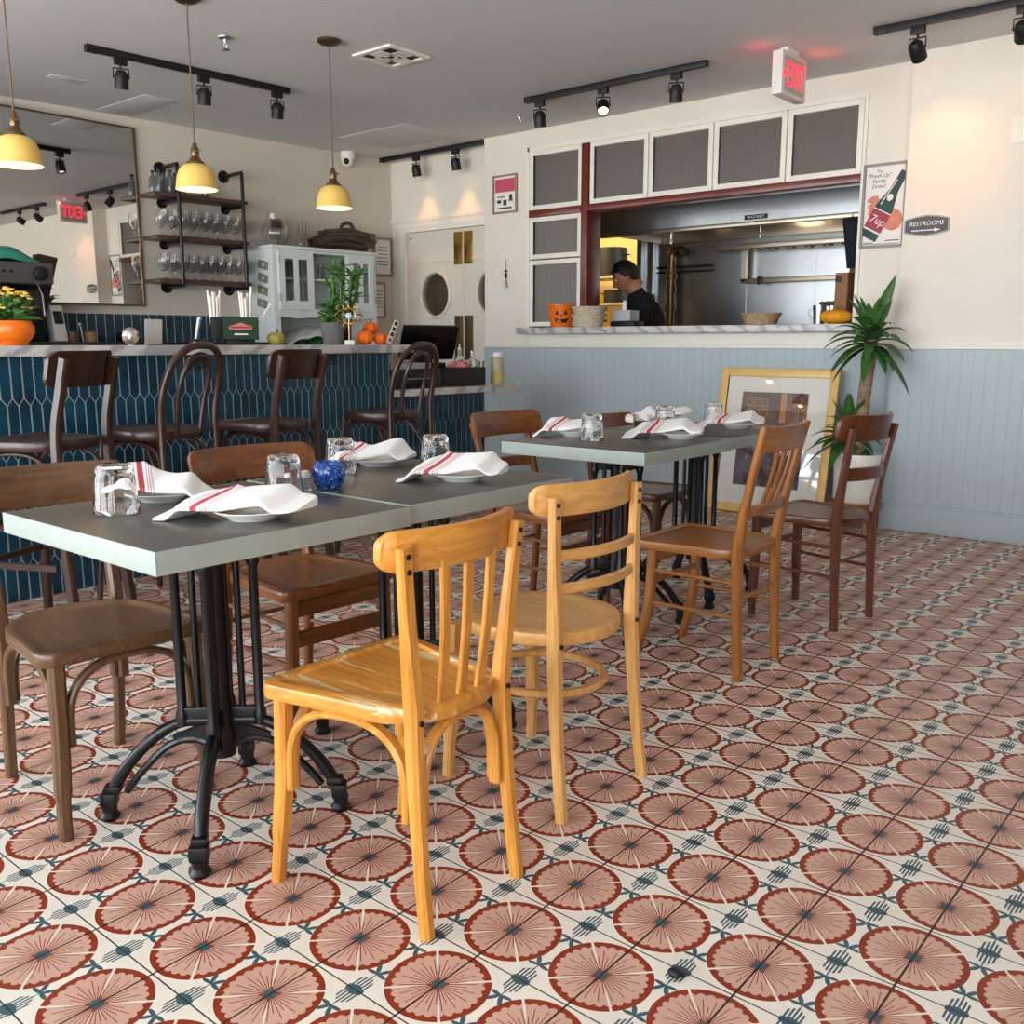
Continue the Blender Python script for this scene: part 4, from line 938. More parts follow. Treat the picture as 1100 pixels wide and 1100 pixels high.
for (a, b, nm) in ((-1.435, -1.12, 'l'), (-.78, -.525, 'r')):
    f = MB(); x0_, x1_ = .381, .399; z0, z1 = 1.355, 1.80; m_ = (a + b) / 2
    f.b2((x0_, a, z0), (x1_, a + .05, z1)).b2((x0_, b - .05, z0), (x1_, b, z1)).b2((x0_, a + .0502, z0), (x1_ - .001, b - .0502, z0 + .07)).b2((x0_, a + .0502, z1 - .055), (x1_ - .001, b - .0502, z1)).b2((x0_, m_ - .02, z0 + .0702), (x1_ - .001, m_ + .02, z1 - .0552))
    d = f.done('door', M['hutch'], t, smooth=False)
    MB().b2((.388, a + .04, z0 + .06), (.391, b - .04, z1 - .05)).done('pane', M['pane'], d, smooth=False)
    for z in (z0 + .07, z1 - .09): MB().tube([(.402, a - .004 if nm == 'l' else b + .004, z), (.402, a - .004 if nm == 'l' else b + .004, z + .05)], .006, 8).done('hinge', M['steel'], d)
for i, (y, z) in enumerate(((-1.36, 1.606), (-1.28, 1.606), (-1.20, 1.606), (-1.33, 1.361), (-1.22, 1.361), (-1.02, 1.606), (-.92, 1.606), (-.66, 1.606), (-.60, 1.361))):
    o = MB().lathe([(0, .003), (.026, .003), (.030, .13), (.028, .13), (.024, .008), (0, .008)], 18).done('highball_glass', M['smoke'], loc=bw(-y, .25 if i < 5 else .2, z))
    tag(o, 'tall clear glass %s in the white cabinet' % ['first from left on upper shelf behind left door', 'second from left on upper shelf behind left door', 'third from left on upper shelf behind left door', 'left one on lower shelf behind left door', 'right one on lower shelf behind left door', 'left one on open middle shelf', 'right one on open middle shelf', 'on upper shelf behind right door', 'on lower shelf behind right door'][i], 'glass', 'glasses in the cabinet')
# bag in the cabinet's open bottom
f = MB(); f.grid(lambda u, v: (.06 + .29 * v, -1.33 + .62 * u, 1.0815 + .15 * math.sin(math.pi * u) ** .7 * math.sin(math.pi * min(1, v * .8 + .15)) ** .5 + .008 * math.sin(23 * u + 11 * v)), 22, 12)
o = f.done('plastic_bag', mat('pale plastic bag', rgb(206, 212, 208), .35, bump=.4, bs=30), loc=bw(0, 0, .006), rot=rotb, solid=.004); tag(o, 'crumpled pale plastic bag in the open bottom of the cabinet', 'bag')
f = MB(); f.grid(lambda u, v: (.23 + .135 * v, -1.12 + .34 * u, 1.090 + .085 * math.sin(math.pi * u) ** .7 * math.sin(math.pi * (v * .7 + .3)) + .010 * math.sin(31 * u + 17 * v)), 18, 8)
o = f.done('green_packet', mat('green print foil', rgb(30, 96, 60), .35, var=.7, vs=30), loc=bw(0, 0, 0), rot=rotb, solid=.004); tag(o, 'green printed packet lying in front of the pale plastic bag', 'packet')
# banknotes on the cabinet's side
M['note'] = mat('banknote print', rgb(126, 134, 112), .8, var=.5, vs=70)
for i, (z, off) in enumerate(((1.70, .235), (1.60, .225), (1.505, .215), (1.405, .20))):
    t = thing('banknote', 'green grey banknote taped on the cabinet side, %s from top' % ORD[i], 'banknote', bw(1.4755, off, z), -TH, 'banknotes on the cabinet side')
    Q = Matrix.Rotation(R(12), 4, 'Y')
    MB().b2((-.075, -.0012, -.032), (.075, -.0002, .032), M=Q).done('note', M['note'], t, smooth=False)
    MB().lathe([(0, 0), (.017, 0), (.017, .0006), (0, .0006)], 20, M=Q @ Matrix.Translation((0, -.0012, 0)) @ Matrix.Rotation(R(90), 4, 'X')).done('portrait_oval', mat('note oval', rgb(196, 198, 180), .8), t, smooth=False)
# things on top of the cabinet
CT = HZ1 + .0005
t = thing('glass_vase', 'big round clear glass jar on left end of the cabinet top', 'vase', bw(1.36, .24, CT))
MB().lathe([(0, 0), (.055, 0), (.058, .004), (.10, .07), (.105, .12), (.085, .18), (.06, .205), (.065, .245), (.062, .245), (.057, .205), (.082, .178), (.101, .12), (.096, .07), (.056, .008), (0, .006)], 36).done('bowl', M['glass'], t)
t = thing('lidded_jar', 'clear glass jar with dark red lid on the cabinet top', 'jar', bw(1.255, .10, CT))
MB().lathe([(0, 0), (.05, 0), (.06, .02), (.062, .10), (.04, .14), (.04, .16), (.037, .16), (.037, .14), (.059, .10), (.057, .02), (.048, .006), (0, .005)], 28).done('jar_body', M['glass'], t)
MB().lathe([(0, .161), (.048, .161), (.05, .165), (.048, .225), (0, .23)], 24).done('lid', mat('dark red lid', rgb(120, 26, 34), .45), t)
t = thing('bud_vase', 'clear glass vase with thin reed sticks, left of the driftwood', 'vase', bw(1.085, .2, CT))
MB().lathe([(0, 0), (.045, 0), (.055, .03), (.05, .08), (.03, .11), (.045, .145), (.043, .145), (.027, .11), (.047, .078), (.05, .03), (.042, .006), (0, .005)], 28).done('bowl', M['glass'], t)
for i in range(4): MB().tube([(.004 * i - .006, 0, .01), ((i - 1.5) * .028, (i % 2) * .03 - .01, .23)], .002, 5).done('reed', M['bronze'], t)
# driftwood bundle
M['driftwood'] = wood('weathered driftwood', rgb(52, 40, 32), rgb(98, 80, 66), .8, (14, 1.5, 14))
t = thing('driftwood_bundle', 'bundle of dark weathered driftwood lying on the cabinet top', 'driftwood', bw(0, 0, CT), -TH)
rn = random.Random(5)
for i in range(34):
    y0, y1 = -.955 + rn.uniform(0, .12), -.40 + rn.uniform(-.13, .05); x = .16 + rn.uniform(-.07, .10); z = .028 + rn.random() * .15
    r = rn.uniform(.014, .026); k = .45 if i % 3 else .8
    P = [(x, y0, .02 + z * k), (x + rn.uniform(-.02, .02), y0 + (y1 - y0) * .4, z * .95 + .012), (x + rn.uniform(-.03, .03), y0 + (y1 - y0) * .75, z + rn.uniform(-.01, .012)), (x + rn.uniform(-.05, .05), y1, max(.02, z * .9 + rn.uniform(-.03, .02)))]
    f = MB(); f.tube(smooth_pts(P, 5), [r * (.5 + .5 * math.sin(math.pi * min(1, .15 + .8 * k / 15))) * (1 + rn.uniform(-.15, .15)) for k in range(16)], 7); f.done('branch', M['driftwood'], t)
f = MB(); f.tube(smooth_pts([(.2, -.70, .15), (.2, -.69, .22), (.2, -.62, .245), (.2, -.575, .20), (.2, -.585, .14)], 6), .016, 8); f.done('curled_branch', M['driftwood'], t)
# framed certificates
def framed(name, label, cat, w, h, loc, rz, fm, fw=.018, parts=None, th=.02, group=None):
    t = thing(name, label, cat, loc, rz, group)     # local: x right, -y out of the wall, z up from centre
    f = MB(); f.b2((-w / 2, -th, -h / 2), (-w / 2 + fw, -.0005, h / 2), .002).b2((w / 2 - fw, -th, -h / 2), (w / 2, -.0005, h / 2), .002).b2((-w / 2 + fw, -th, -h / 2), (w / 2 - fw, -.0005, -h / 2 + fw), .002).b2((-w / 2 + fw, -th, h / 2 - fw), (w / 2 - fw, -.0005, h / 2), .002)
    f.done('frame', fm, t)
    MB().b2((-w / 2 + fw * .8, -th * .55, -h / 2 + fw * .8), (w / 2 - fw * .8, -.001, h / 2 - fw * .8)).done('sheet', M['paper'], t, smooth=False)
    return t
M['oakframe'] = wood('light oak frame', rgb(140, 110, 84), rgb(170, 140, 112), .5)
M['ink'] = mat('printed ink', rgb(60, 58, 58), .8)
for (s, z, w, h, lb) in ((.118, 1.855, .205, .335, 'framed certificate, upper of the two right of the cabinet'), (.172, 1.475, .14, .315, 'framed certificate, lower of the two right of the cabinet')):
    t = framed('framed_certificate', lb, 'certificate', w, h, bw(s, .001, z), R(90) - TH, M['oakframe'])
    f = MB()
    for k in range(6): f.b2((-w * (.3 if k else .2), -.0122, h * (.25 - .09 * k) - .003), (w * (.28 - .05 * (k % 2)), -.0115, h * (.25 - .09 * k) + .003))
    f.done('printed_lines', M['ink'], t, smooth=False)
# espresso machine on the back counter
t = thing('espresso_machine', 'black and grey espresso machine half hidden by the flowers', 'coffee machine', bw(3.55, .42, 1.0455), -TH)
MB().b2((-.22, -.45, .0), (.18, .33, .06), .008).b2((-.25, -.45, .06), (.0, .33, .42), .01).done('body', M['gloss_black'], t)
MB().b2((-.24, -.45, .415), (.20, .34, .545), .012).done('control_head', mat('grey machine panel', rgb(96, 96, 98), .4, .5), t)
MB().lathe([(0, 0), (.045, 0), (.04, .03), (.03, .035), (0, .035)], 20, M=Matrix.Translation((.201, .26, .478)) @ Matrix.Rotation(R(90), 4, 'Y')).done('knob', M['black'], t)
for k in range(3): MB().lathe([(0, 0), (.010, 0), (.010, .006), (0, .006)], 12, M=Matrix.Translation((.201, .09 - .045 * k, .485)) @ Matrix.Rotation(R(90), 4, 'Y')).done('button', M['black'], t)
for y in (-.25, .05):
    f = MB(); f.lathe([(0, 0), (.04, 0), (.04, .05), (.03, .07), (0, .07)], 18, (.1, y, .345)).tube([(.13, y, .36), (.26, y, .345)], .012, 8); f.done('portafilter', M['black'], t)
MB().tube([(.12, .27, .415), (.15, .28, .35), (.19, .27, .22)], .006, 6).done('steam_wand', M['steel'], t)
f = MB(); f._add([(-.15, .36, .25), (-.03, .36, .25), (-.03, .46, .60), (-.15, .46, .60), (-.15, .345, .25), (-.03, .345, .25), (-.03, .345, .62), (-.15, .345, .62)], [(0, 1, 2, 3), (4, 7, 6, 5), (0, 4, 5, 1), (1, 5, 6, 2), (2, 6, 7, 3), (3, 7, 4, 0)]); f.done('bean_hopper', M['gloss_black'], t)
f = MB(); f.grid(lambda u, v: (-.18 + .32 * v, -.33 + .62 * u, .5475 + .115 * math.sin(math.pi * u) ** .6 * math.sin(math.pi * v) ** .5 + .018 * math.sin(13 * u + 5 * v) * math.sin(math.pi * u)), 26, 12)
o = f.done('towel', mat('teal green towel', rgb(56, 140, 120), .9, bump=.3, bs=20), loc=bw(3.55, .42, 1.0535), rot=rotb, solid=.006); tag(o, 'crumpled teal towel draped on top of the coffee machine', 'towel')
# things on the bar top
BT = 1.0875
t = thing('flower_pot', 'wavy ribbed orange pot with yellow kalanchoe flowers on the bar', 'plant', (-4.45, 1.868, BT))
wv = lambda a, z, r: 1 + .025 * math.sin(z * 260 + 1.6 * math.sin(a * 3))
MB().lathe([(0, .002), (.05, .002), (.055, 0)] + [(.052 + .037 * math.sin(math.pi * k / 14 * .80 + .0), .004 + .104 * k / 14) for k in range(1, 15)] + [(.078, .106), (.074, .09), (0, .09)], 40, mod=lambda a, z, r: wv(a, z, r) if r > .052 else 1).done('pot', M['orange'], t)
def leaf_blade(f, base, ax, up, L, W, bend, n=7, fold=.25):
    ax = Vector(ax).normalized(); up = Vector(up); side = ax.cross(up).normalized(); up = side.cross(ax).normalized()
    V = []; F = []
    for k in range(n + 1):
        u = k / n; w = W * math.sin(math.pi * min(1, .08 + .92 * u) ** .8) ** .8 if u < 1 else 0
        p = Vector(base) + ax * (L * (u - .18 * bend * u * u)) + Vector((0, 0, -bend * L * u * u * .55)) 
        V += [p - side * w / 2 + up * fold * w, p, p + side * w / 2 + up * fold * w]
    for k in range(n):
        for j in range(2): F.append((k * 3 + j, k * 3 + j + 1, (k + 1) * 3 + j + 1, (k + 1) * 3 + j))
    f._add(V, F)
rn = random.Random(3); f = MB()
for i in range(60):
    a = rn.uniform(0, 6.28); e = rn.uniform(.15, 1.2)
    leaf_blade(f, (.03 * math.cos(a), .03 * math.sin(a), .10 + .06 * rn.random()), (math.cos(a) * math.cos(e), math.sin(a) * math.cos(e), math.sin(e)), (0, 0, 1), rn.uniform(.07, .12), rn.uniform(.045, .06), .35)
f.done('foliage', M['leaf'], t, solid=.0012)
f = MB()
for i in range(80):
    a = rn.uniform(0, 6.28); q = rn.uniform(0, .10); z = .20 + rn.uniform(-.02, .05) - q * .35
    f.lathe([(0, 0), (.012, .003), (.015, .009), (.005, .006), (0, .005)], 5, (q * math.cos(a), q * math.sin(a), z))
f.done('blossoms', mat('yellow petals', rgb(244, 206, 104), .6, var=.2, vs=60), t)
f = MB()
for i in range(12):
    a = 6.28 * i / 12; f.tube([(0.01 * math.cos(a), .01 * math.sin(a), .09), (.06 * math.cos(a), .06 * math.sin(a), .20)], .0025, 5)
f.done('stems', M['leaf'], t)
t = thing('card_reader', 'white upright payment terminal with dark screen by the flower pot', 'card reader', bw(3.08, .30, 1.0455), R(20) - TH)
MB().b2((-.03, -.05, .06), (.03, .05, .30), .008, Matrix.Rotation(R(-10), 4, 'Y')).done('body', M['white'], t)
MB().b2((.0305, -.036, .175), (.033, .036, .26), M=Matrix.Rotation(R(-10), 4, 'Y')).done('screen', M['gloss_black'], t)
MB().b2((-.06, -.06, 0), (.09, .06, .055), .01).done('stand', M['black'], t)
M['kraft'] = mat('brown paper', rgb(150, 112, 78), .7, var=.3, vs=30)
for i, (s, lb) in enumerate(((2.985, 'clear brown drink cup left of the metal spoon'), (2.87, 'brown paper cup right of the metal spoon'))):
    o = MB().lathe([(0, .003), (.032, .003), (.040, .125), (.042, .127), (.038, .127), (.03, .01), (0, .01)], 20).done('drink_cup', M['kraft'] if i else mat('amber plastic', rgb(120, 92, 74), .2, trans=.4), loc=bw(s, .28, 1.0455)); tag(o, lb, 'cup', 'cups on the back counter')
o = MB().tube([(0, 0, .005), (.0, -.02, .17)], .005, 8).ball((0, -.021, .175), (.008, .012, .015)).done('metal_spoon', M['steel'], loc=bw(2.94, .34, 1.0455)); tag(o, 'metal bar spoon standing between the two cups', 'spoon')
t = thing('napkin_dispenser', 'black box on the back counter left of the disco ball', 'dispenser', bw(2.62, .30, 1.0455), -TH)
MB().b2((-.06, -.065, 0), (.06, .065, .125), .006).done('body', M['gloss_black'], t); MB().b2((.0605, -.045, .03), (.063, .045, .09), .001).done('slot_plate', M['black'], t)
t = thing('disco_ball', 'small silver mirrored ball on the bar', 'ornament', (-4.40, 2.39, BT))
f = MB(); bmesh.ops.create_icosphere(f.b, subdivisions=2, radius=.042, matrix=Matrix.Translation((0, 0, .0445)))
f.done('ball', mat('mirror facets', rgb(230, 226, 222), .08, 1.0), t, smooth=False); MB().lathe([(0, 0), (.016, 0), (.014, .005), (0, .005)], 14).done('base_ring', M['steel'], t)
t = thing('menu_card', 'blank pale card standing on the bar beside the disco ball', 'card', (-4.60, 2.62, 1.0875), R(96))
MB().b2((-.05, -.004, .0), (.05, .0, .13), M=Matrix.Rotation(R(6), 4, 'X')).done('card', mat('grey card', rgb(190, 194, 194), .7), t, smooth=False); MB().b2((-.03, -.03, 0), (.03, .03, .006), .002).done('base', M['black'], t)
t = thing('bar_tap', 'slanted chrome tool handle on the bar', 'tap', (-4.52, 2.83, BT))
MB().tube([(0, -.012, .03), (0, .012, .13)], [.010, .013], 12).ball((0, .014, .135), .0135).done('handle', M['steel'], t); MB().b2((-.03, -.04, 0), (.03, .05, .03), .006).done('base', M['black'], t)
# bar caddy with straws
t = thing('bar_caddy', 'dark green bar caddy with printed front, holding straws', 'caddy', (-4.48, 3.055, BT), R(-26))
f = MB(); W_, D_, H0, H1 = .185, .13, .028, .145
for (a, b) in (((-D_ / 2, -W_ / 2), (D_ / 2, -W_ / 2 + .004)), ((-D_ / 2, W_ / 2 - .004), (D_ / 2, W_ / 2)), ((-D_ / 2, -W_ / 2), (-D_ / 2 + .004, W_ / 2)), ((D_ / 2 - .004, -W_ / 2), (D_ / 2, W_ / 2)), ((-.002, -W_ / 2), (.002, W_ / 2))): f.b2((a[0], a[1], H0), (b[0], b[1], H1))
f.b2((-D_ / 2, -W_ / 2, H0), (D_ / 2, W_ / 2, H0 + .004)).b2((-D_ / 2, -.035, H0), (D_ / 2, -.031, H1)); f.done('tray', M['caddygreen'] if 'caddygreen' in M else mat('dark green plastic', rgb(36, 66, 46), .35), t, smooth=False)
MB().b2((-.05, -.075, 0), (.05, .075, .0275), .004).done('base', M['black'], t)
MB().b2((-D_ / 2, -W_ / 2 - .055, H0), (D_ / 2, -W_ / 2 - .002, H1), .003).done('side_bin', M['black'], t)
f = MB(); f.prism([(-.06, -.014), (.06, -.014), (.06, .004), (.03, .012), (.0, .024), (-.03, .012), (-.06, .004)], 0, .001, Matrix.Translation((D_ / 2 + .0002, .0, .094)) @ Matrix.Rotation(R(90), 4, 'Z') @ Matrix.Rotation(R(90), 4, 'X')); f.done('emblem', mat('pale pink print', rgb(196, 120, 120), .6), t, smooth=False)
for k, w in ((0, .055), (1, .035)): MB().b2((D_ / 2 + .0012, -w, .088 - k * .036), (D_ / 2 + .0018, w, .096 - k * .036)).done('print_line', mat('red print', rgb(150, 40, 50), .6) if k == 0 else M['paper'], t, smooth=False)
ps = None; k = 0
for (cx, cy, n, nm) in ((-4.533, 2.945, 11, 'left'), (-4.462, 3.091, 12, 'right')):
    for i in range(n):
        q = 6.28 * i / (n - 1); ex = .012 if i else 0
        x = cx + .018 * math.cos(q) * (1 if i else 0); y = cy + .016 * math.sin(q) * (1 if i else 0)
        lx, ly = .04 * math.cos(q) * (1 if i else 0), .07 * math.sin(q) * (1 if i else 0)
        if ps is None: o = ps = MB().tube([(0, 0, 0), (0, 0, .215)], .0052, 8).done('drinking_straw', M['paper'])
        else: o = ps.copy(); COL.objects.link(o)
        if nm == 'right' and i == n - 1: lx, ly = .1, .62
        o.location = (x, y, BT + .034); o.rotation_euler = (-ly, lx, 0); o.scale = (1, 1, 1 + .16 * ((i * 7) % 5) / 4 + (.12 if nm == 'right' and i in (2, 3) else 0))
        tag(o, ('white paper straw in the left bundle of the bar caddy' if nm == 'left' else ('lone white straw slanting right out of the bar caddy' if i == n - 1 else 'white paper straw in the right bundle of the bar caddy')), 'straw', None if (nm == 'right' and i == n - 1) else 'straws in the %s bundle' % nm)
def pumpkin(label, loc, r, h, m, cat='pumpkin', group=None, ribs=8, stem=True, rz=0, tilt=(0, 0)):
    t = thing('mini_pumpkin', label, cat, loc, rz, group)
    pr = [(0, h * .06)] + [(r * math.sin(math.pi * k / 12) ** .75, h * .5 - h * .5 * math.cos(math.pi * k / 12)) for k in range(1, 12)] + [(0, h * .93)]
    MB().lathe(pr, ribs * 6, mod=lambda a, z, q: 1 - .10 * (1 - abs(math.sin(a * ribs / 2))) ** 2).done('fruit', m, t, angle=80)
    if stem: MB().tube([(0, 0, h * .9), (.003, .002, h * 1.05), (.012, .005, h * 1.2)], [.007, .005, .006], 7).done('stem', mat('dry stem', rgb(120, 104, 60), .8), t)
    return t
M['pumpkin'] = mat('orange pumpkin skin', rgb(236, 112, 20), .4, var=.15, vs=20)
M['gourd'] = mat('green striped gourd', rgb(150, 146, 62), .45, var=.4, vs=25)
pumpkin('small green striped gourd on the bar left of the grey planter', (-4.40, 3.235, BT), .05, .068, M['gourd'], 'gourd')
G = 'pumpkins on the bar'
pumpkin('pale peach pumpkin peeking out behind the eye ornament', (-4.505, 3.945, BT), .040, .085, mat('peach pumpkin skin', rgb(232, 180, 140), .5), group=G)
pumpkin('orange pumpkin at front left of the pumpkin pile', (-4.42, 3.895, BT), .052, .085, M['pumpkin'], group=G)
pumpkin('orange pumpkin sitting on top of the pumpkin pile', (-4.49, 4.0, BT + .058), .05, .078, M['pumpkin'], group=G)
pumpkin('orange pumpkin at right end, behind the leaning paper strip', (-4.45, 3.995, BT) if False else (-4.40, 4.0, BT), .045, .07, M['pumpkin'], group=G)
t = thing('leaning_strip', 'white paper strip with printed pictures leaning on the right pumpkin', 'strip', (-4.335, 4.0, BT + .002), R(90))
Q = Matrix.Rotation(R(24), 4, 'Y') @ Matrix.Rotation(R(6), 4, 'X')
MB().b2((-.019, -.002, .008), (.019, 0, .155), M=Q).done('paper', M['paper'], t, smooth=False)
for k in range(4): MB().b2((-.012, -.0035, .018 + .035 * k), (.012, -.002, .042 + .035 * k), M=Q).done('picture', (M['ink'], mat('red ink', rgb(190, 90, 80), .8))[k == 0], t, smooth=False)
t = thing('potted_succulent', 'leafy green plant in a ribbed grey pot on the bar', 'plant', (-4.48, 3.70, BT))
MB().lathe([(0, .002), (.052, .002), (.055, 0), (.075, .125), (.077, .128), (.072, .128), (.068, .11), (0, .11)], 48, mod=lambda a, z, r: 1 + .012 * math.sin(24 * a) if .05 < r else 1).done('pot', mat('grey pot', rgb(108, 112, 116), .6), t)
f = MB(); rn = random.Random(9)
for i in range(110):
    a = rn.uniform(0, 6.28); e = rn.uniform(-.3, 1.2); z = .125 + rn.random() * .11; q = rn.uniform(.0, .05)
    leaf_blade(f, (q * math.cos(a), q * math.sin(a), z), (math.cos(a) * math.cos(e), math.sin(a) * math.cos(e), math.sin(e)), (0, 0, 1), rn.uniform(.04, .062), rn.uniform(.034, .046), .2)
f.done('foliage', M['leaf'], t, solid=.0012)
t = thing('lucky_bamboo', 'tall lucky bamboo stalks behind the eye ornament', 'plant', (-4.62, 3.885, BT))
MB().lathe([(0, .002), (.05, .002), (.055, .004), (.06, .10), (.056, .10), (.05, .01), (0, .01)], 24).done('glass_pot', mat('dark amber glass', rgb(70, 60, 30), .1, trans=.5), t)
f2 = MB(); rn = random.Random(12)
for i in range(9):
    a = 6.28 * i / 9; x, y = .032 * math.cos(a), .034 * math.sin(a); h = rn.uniform(.30, .50); tx, ty = x * 1.9, y * 3.2 + .03
    f = MB(); N = 9; f.tube([(x + (tx - x) * k / N, y + (ty - y) * k / N, .012 + h * k / N) for k in range(N + 1)], [.006 if k % 2 else .0072 for k in range(N + 1)], 8); f.done('stalk', M['leaf2'], t)
    for j in range(16):
        b = rn.uniform(0, 6.28); e = rn.uniform(.1, 1.2); zz = .012 + h * (1 if j < 6 else rn.uniform(.4, .95)); q = (zz - .012) / h
        leaf_blade(f2, (x + (tx - x) * q, y + (ty - y) * q, zz), (math.cos(b) * math.cos(e), math.sin(b) * math.cos(e), math.sin(e)), (0, 0, 1), rn.uniform(.07, .12), .024, .4)
f2.done('foliage', M['leaf2'], t, solid=.0008)
t = thing('eye_ornament', 'gold wire eye ornament with pale blue pupil on white block', 'ornament', (-4.36, 3.72, BT), R(52))
MB().b2((-.028, -.02, 0), (.028, .02, .026), .002).done('block', M['white'], t)
MB().tube([(0, 0, .026), (0, 0, .155)], .003, 8).done('stem', M['brass'], t)
zc = .165; f = MB()
for s in (1, -1): f.tube([(.082 * (k / 8 - 1), 0, zc + s * .046 * (1 - (k / 8 - 1) ** 2)) for k in range(17)], .0028, 6)
f.tube([(.038 * math.cos(6.283 * k / 24), 0, zc + .044 * math.sin(6.283 * k / 24)) for k in range(24)], .0028, 6, closed=True)
for s in (1, -1):
    for u in (-.055, -.028, 0, .028, .055):
        z = .046 * (1 - (u / .082) ** 2); f.tube([(u, 0, zc + s * z), (u * 1.25, 0, zc + s * (z + .02))], .0022, 6)
f.done('wire_eye', M['brass'], t)
MB().ball((0, -.004, zc), (.019, .008, .019)).done('pupil', mat('pale blue glass bead', rgb(190, 216, 232), .15), t)
# register on the service counter
SV = .8225
t = thing('cash_drawer', 'black cash drawer on the low service counter', 'cash drawer', (-4.48, 4.36, SV))
MB().b2((-.22, -.43, .0), (.25, .41, .118), .004).done('case', M['black'], t); MB().b2((.2505, -.42, .012), (.256, -.02, .106), .002).done('drawer_front', M['gloss_black'], t)
MB().b2((.2505, -.0, .01), (.254, .40, .108), .002).done('side_front', M['black'], t)
MB().tube([(.26, -.35, .06), (.26, -.10, .06)], .004, 6).done('drawer_pull', M['steel'], t)
DZ = SV + .1185
t = thing('till_monitor', 'black touchscreen till monitor seen from behind on the cash drawer', 'monitor', (-4.50, 4.44, DZ), R(0))
Q = Matrix.Translation((.02, .05, .16)) @ Matrix.Rotation(R(-24), 4, 'Z') @ Matrix.Rotation(R(28), 4, 'Y')
MB().b2((-.015, -.19, -.12), (.015, .19, .12), .006, Q).done('screen_case', M['gloss_black'], t)
MB().b2((-.10, -.11, 0), (.10, .13, .03), .008).b2((-.03, -.04, .025), (.03, .08, .14), .01).done('stand', M['black'], t)
o = MB().b2((-.06, -.17, 0), (.06, .17, .035), .004).done('receipt_printer', mat('grey plastic', rgb(170, 168, 164), .5), loc=(-4.30, 4.10, DZ), rot=(0, 0, 0)); tag(o, 'flat grey printer lid left of the till monitor', 'printer')
o = MB().box((0, 0, .012), (.13, .09, .022), .001).box((.0, .0, .03), (.09, .06, .012), .001).done('card_stack', mat('pink printed cards', rgb(206, 120, 116), .7, var=.6, vs=30), loc=(-4.31, 4.60, DZ), rot=(0, 0, R(20))); tag(o, 'stack of pink printed cards on the cash drawer', 'cards')
def small_bottle(label, loc, h):
    t = thing('small_bottle', label, 'bottle', loc, 0, 'clear bottles on the cash drawer')
    MB().lathe([(0, 0), (.034, 0), (.036, .004), (.036, h * .45), (.014, h * .68), (.012, h), (.010, h), (.012, h * .68), (.033, h * .44), (.033, .006), (0, .006)], 22).done('bottle_body', M['glass'], t)
    return t
q = small_bottle('taller clear bottle with pump on the cash drawer', (-4.40, 4.70, DZ), .11); MB().lathe([(0, .111), (.013, .111), (.011, .125), (.005, .128), (.005, .15), (0, .15)], 12).done('pump', M['white'], q)
q = small_bottle('shorter clear bottle at right end of the cash drawer', (-4.36, 4.735, DZ) if False else (-4.30, 4.715, DZ), .09); MB().lathe([(0, .091), (.013, .091), (.012, .104), (0, .105)], 12).done('cap', M['steel'], q)
t = thing('pen_cup', 'dark red cup of pens beside the squeeze bottle', 'pen cup', (-4.33, 4.83, SV))
MB().lathe([(0, .002), (.032, .002), (.034, .11), (.031, .11), (.029, .006), (0, .006)], 18).done('cup', M['red'], t)
pp = None
for i in range(5):
    o = MB().tube([(.01 * math.cos(i * 1.3), .01 * math.sin(i * 1.3), .008), (.026 * math.cos(i * 1.3), .026 * math.sin(i * 1.3), .155)], .004, 7).done('pen', M['black'], loc=(-4.33, 4.83, SV)); tag(o, 'black pen standing in the dark red cup', 'pen', 'pens in the red cup')
t = thing('squeeze_bottle', 'squeeze bottle of pale yellow sauce with white cap on the counter end', 'bottle', (-4.28, 4.945, SV))
MB().lathe([(0, 0), (.042, 0), (.044, .004), (.044, .165), (.036, .18), (0, .18)], 24).done('bottle_body', mat('translucent plastic', rgb(206, 200, 170), .35, trans=.3), t)
MB().lathe([(0, 0.001), (.0448, .001), (.0448, .085), (0, .085)], 24).done('sauce', mat('pale yellow sauce', rgb(196, 180, 110), .5), t)
MB().lathe([(0, .181), (.038, .181), (.038, .208), (.034, .212), (0, .212)], 24).done('cap', M['white'], t)
# ---------------------------------------------------------------- hatch, kitchen, right hand wall
def frame_window(i, x0, x1, z0, z1):
    y = KY - .012; w = .034
    f = MB(); f.b2((x0, y, z0), (x0 + w, KY + .05, z1), .003).b2((x1 - w, y, z0), (x1, KY + .05, z1), .003).b2((x0 + w, y, z0), (x1 - w, KY + .05, z0 + w), .003).b2((x0 + w, y, z1 - w), (x1 - w, KY + .05, z1), .003)
    o = f.done('window_%d' % i, M['trim']); struct(o)
    MB().b2((x0 + w - .004, KY + .015, z0 + w - .004), (x1 - w + .004, KY + .022, z1 - w + .004)).done('ribbed_pane', M['ribbed'], o, smooth=False)
xs = [-4.245, -3.745, -3.243, -2.73, -2.245]
k = 10
for a, b in zip(xs, xs[1:]): frame_window(k, a + .004, b - .004, 2.10, 2.53); k += 1
frame_window(k, -4.805, -4.315, 2.10, 2.53); frame_window(k + 1, -4.805, -4.315, 1.735, 2.045); frame_window(k + 2, -4.805, -4.315, 1.225, 1.725)
f = MB(); f.b2((-4.82, KY - .02, 2.53), (-2.235, KY + .02, 2.56)).b2((-4.835, KY - .02, 1.20), (-4.805, KY + .02, 2.56)).b2((-2.245, KY - .015, 1.20), (-2.225, KY + KT, 2.56)); struct(f.done('trim_6', M['trim'], smooth=False))
struct(MB().b2((-4.312, KY - .022, 1.2145), (-4.252, KY + .15, 2.53), .003).done('trim_7', M['mahogany']))
struct(MB().b2((-4.25, KY - .026, 2.052), (-2.246, KY + .12, 2.098), .003).b2((-4.804, KY - .026, 2.047), (-4.314, KY + .05, 2.098), .003).done('trim_8', M['mahogany_h']))
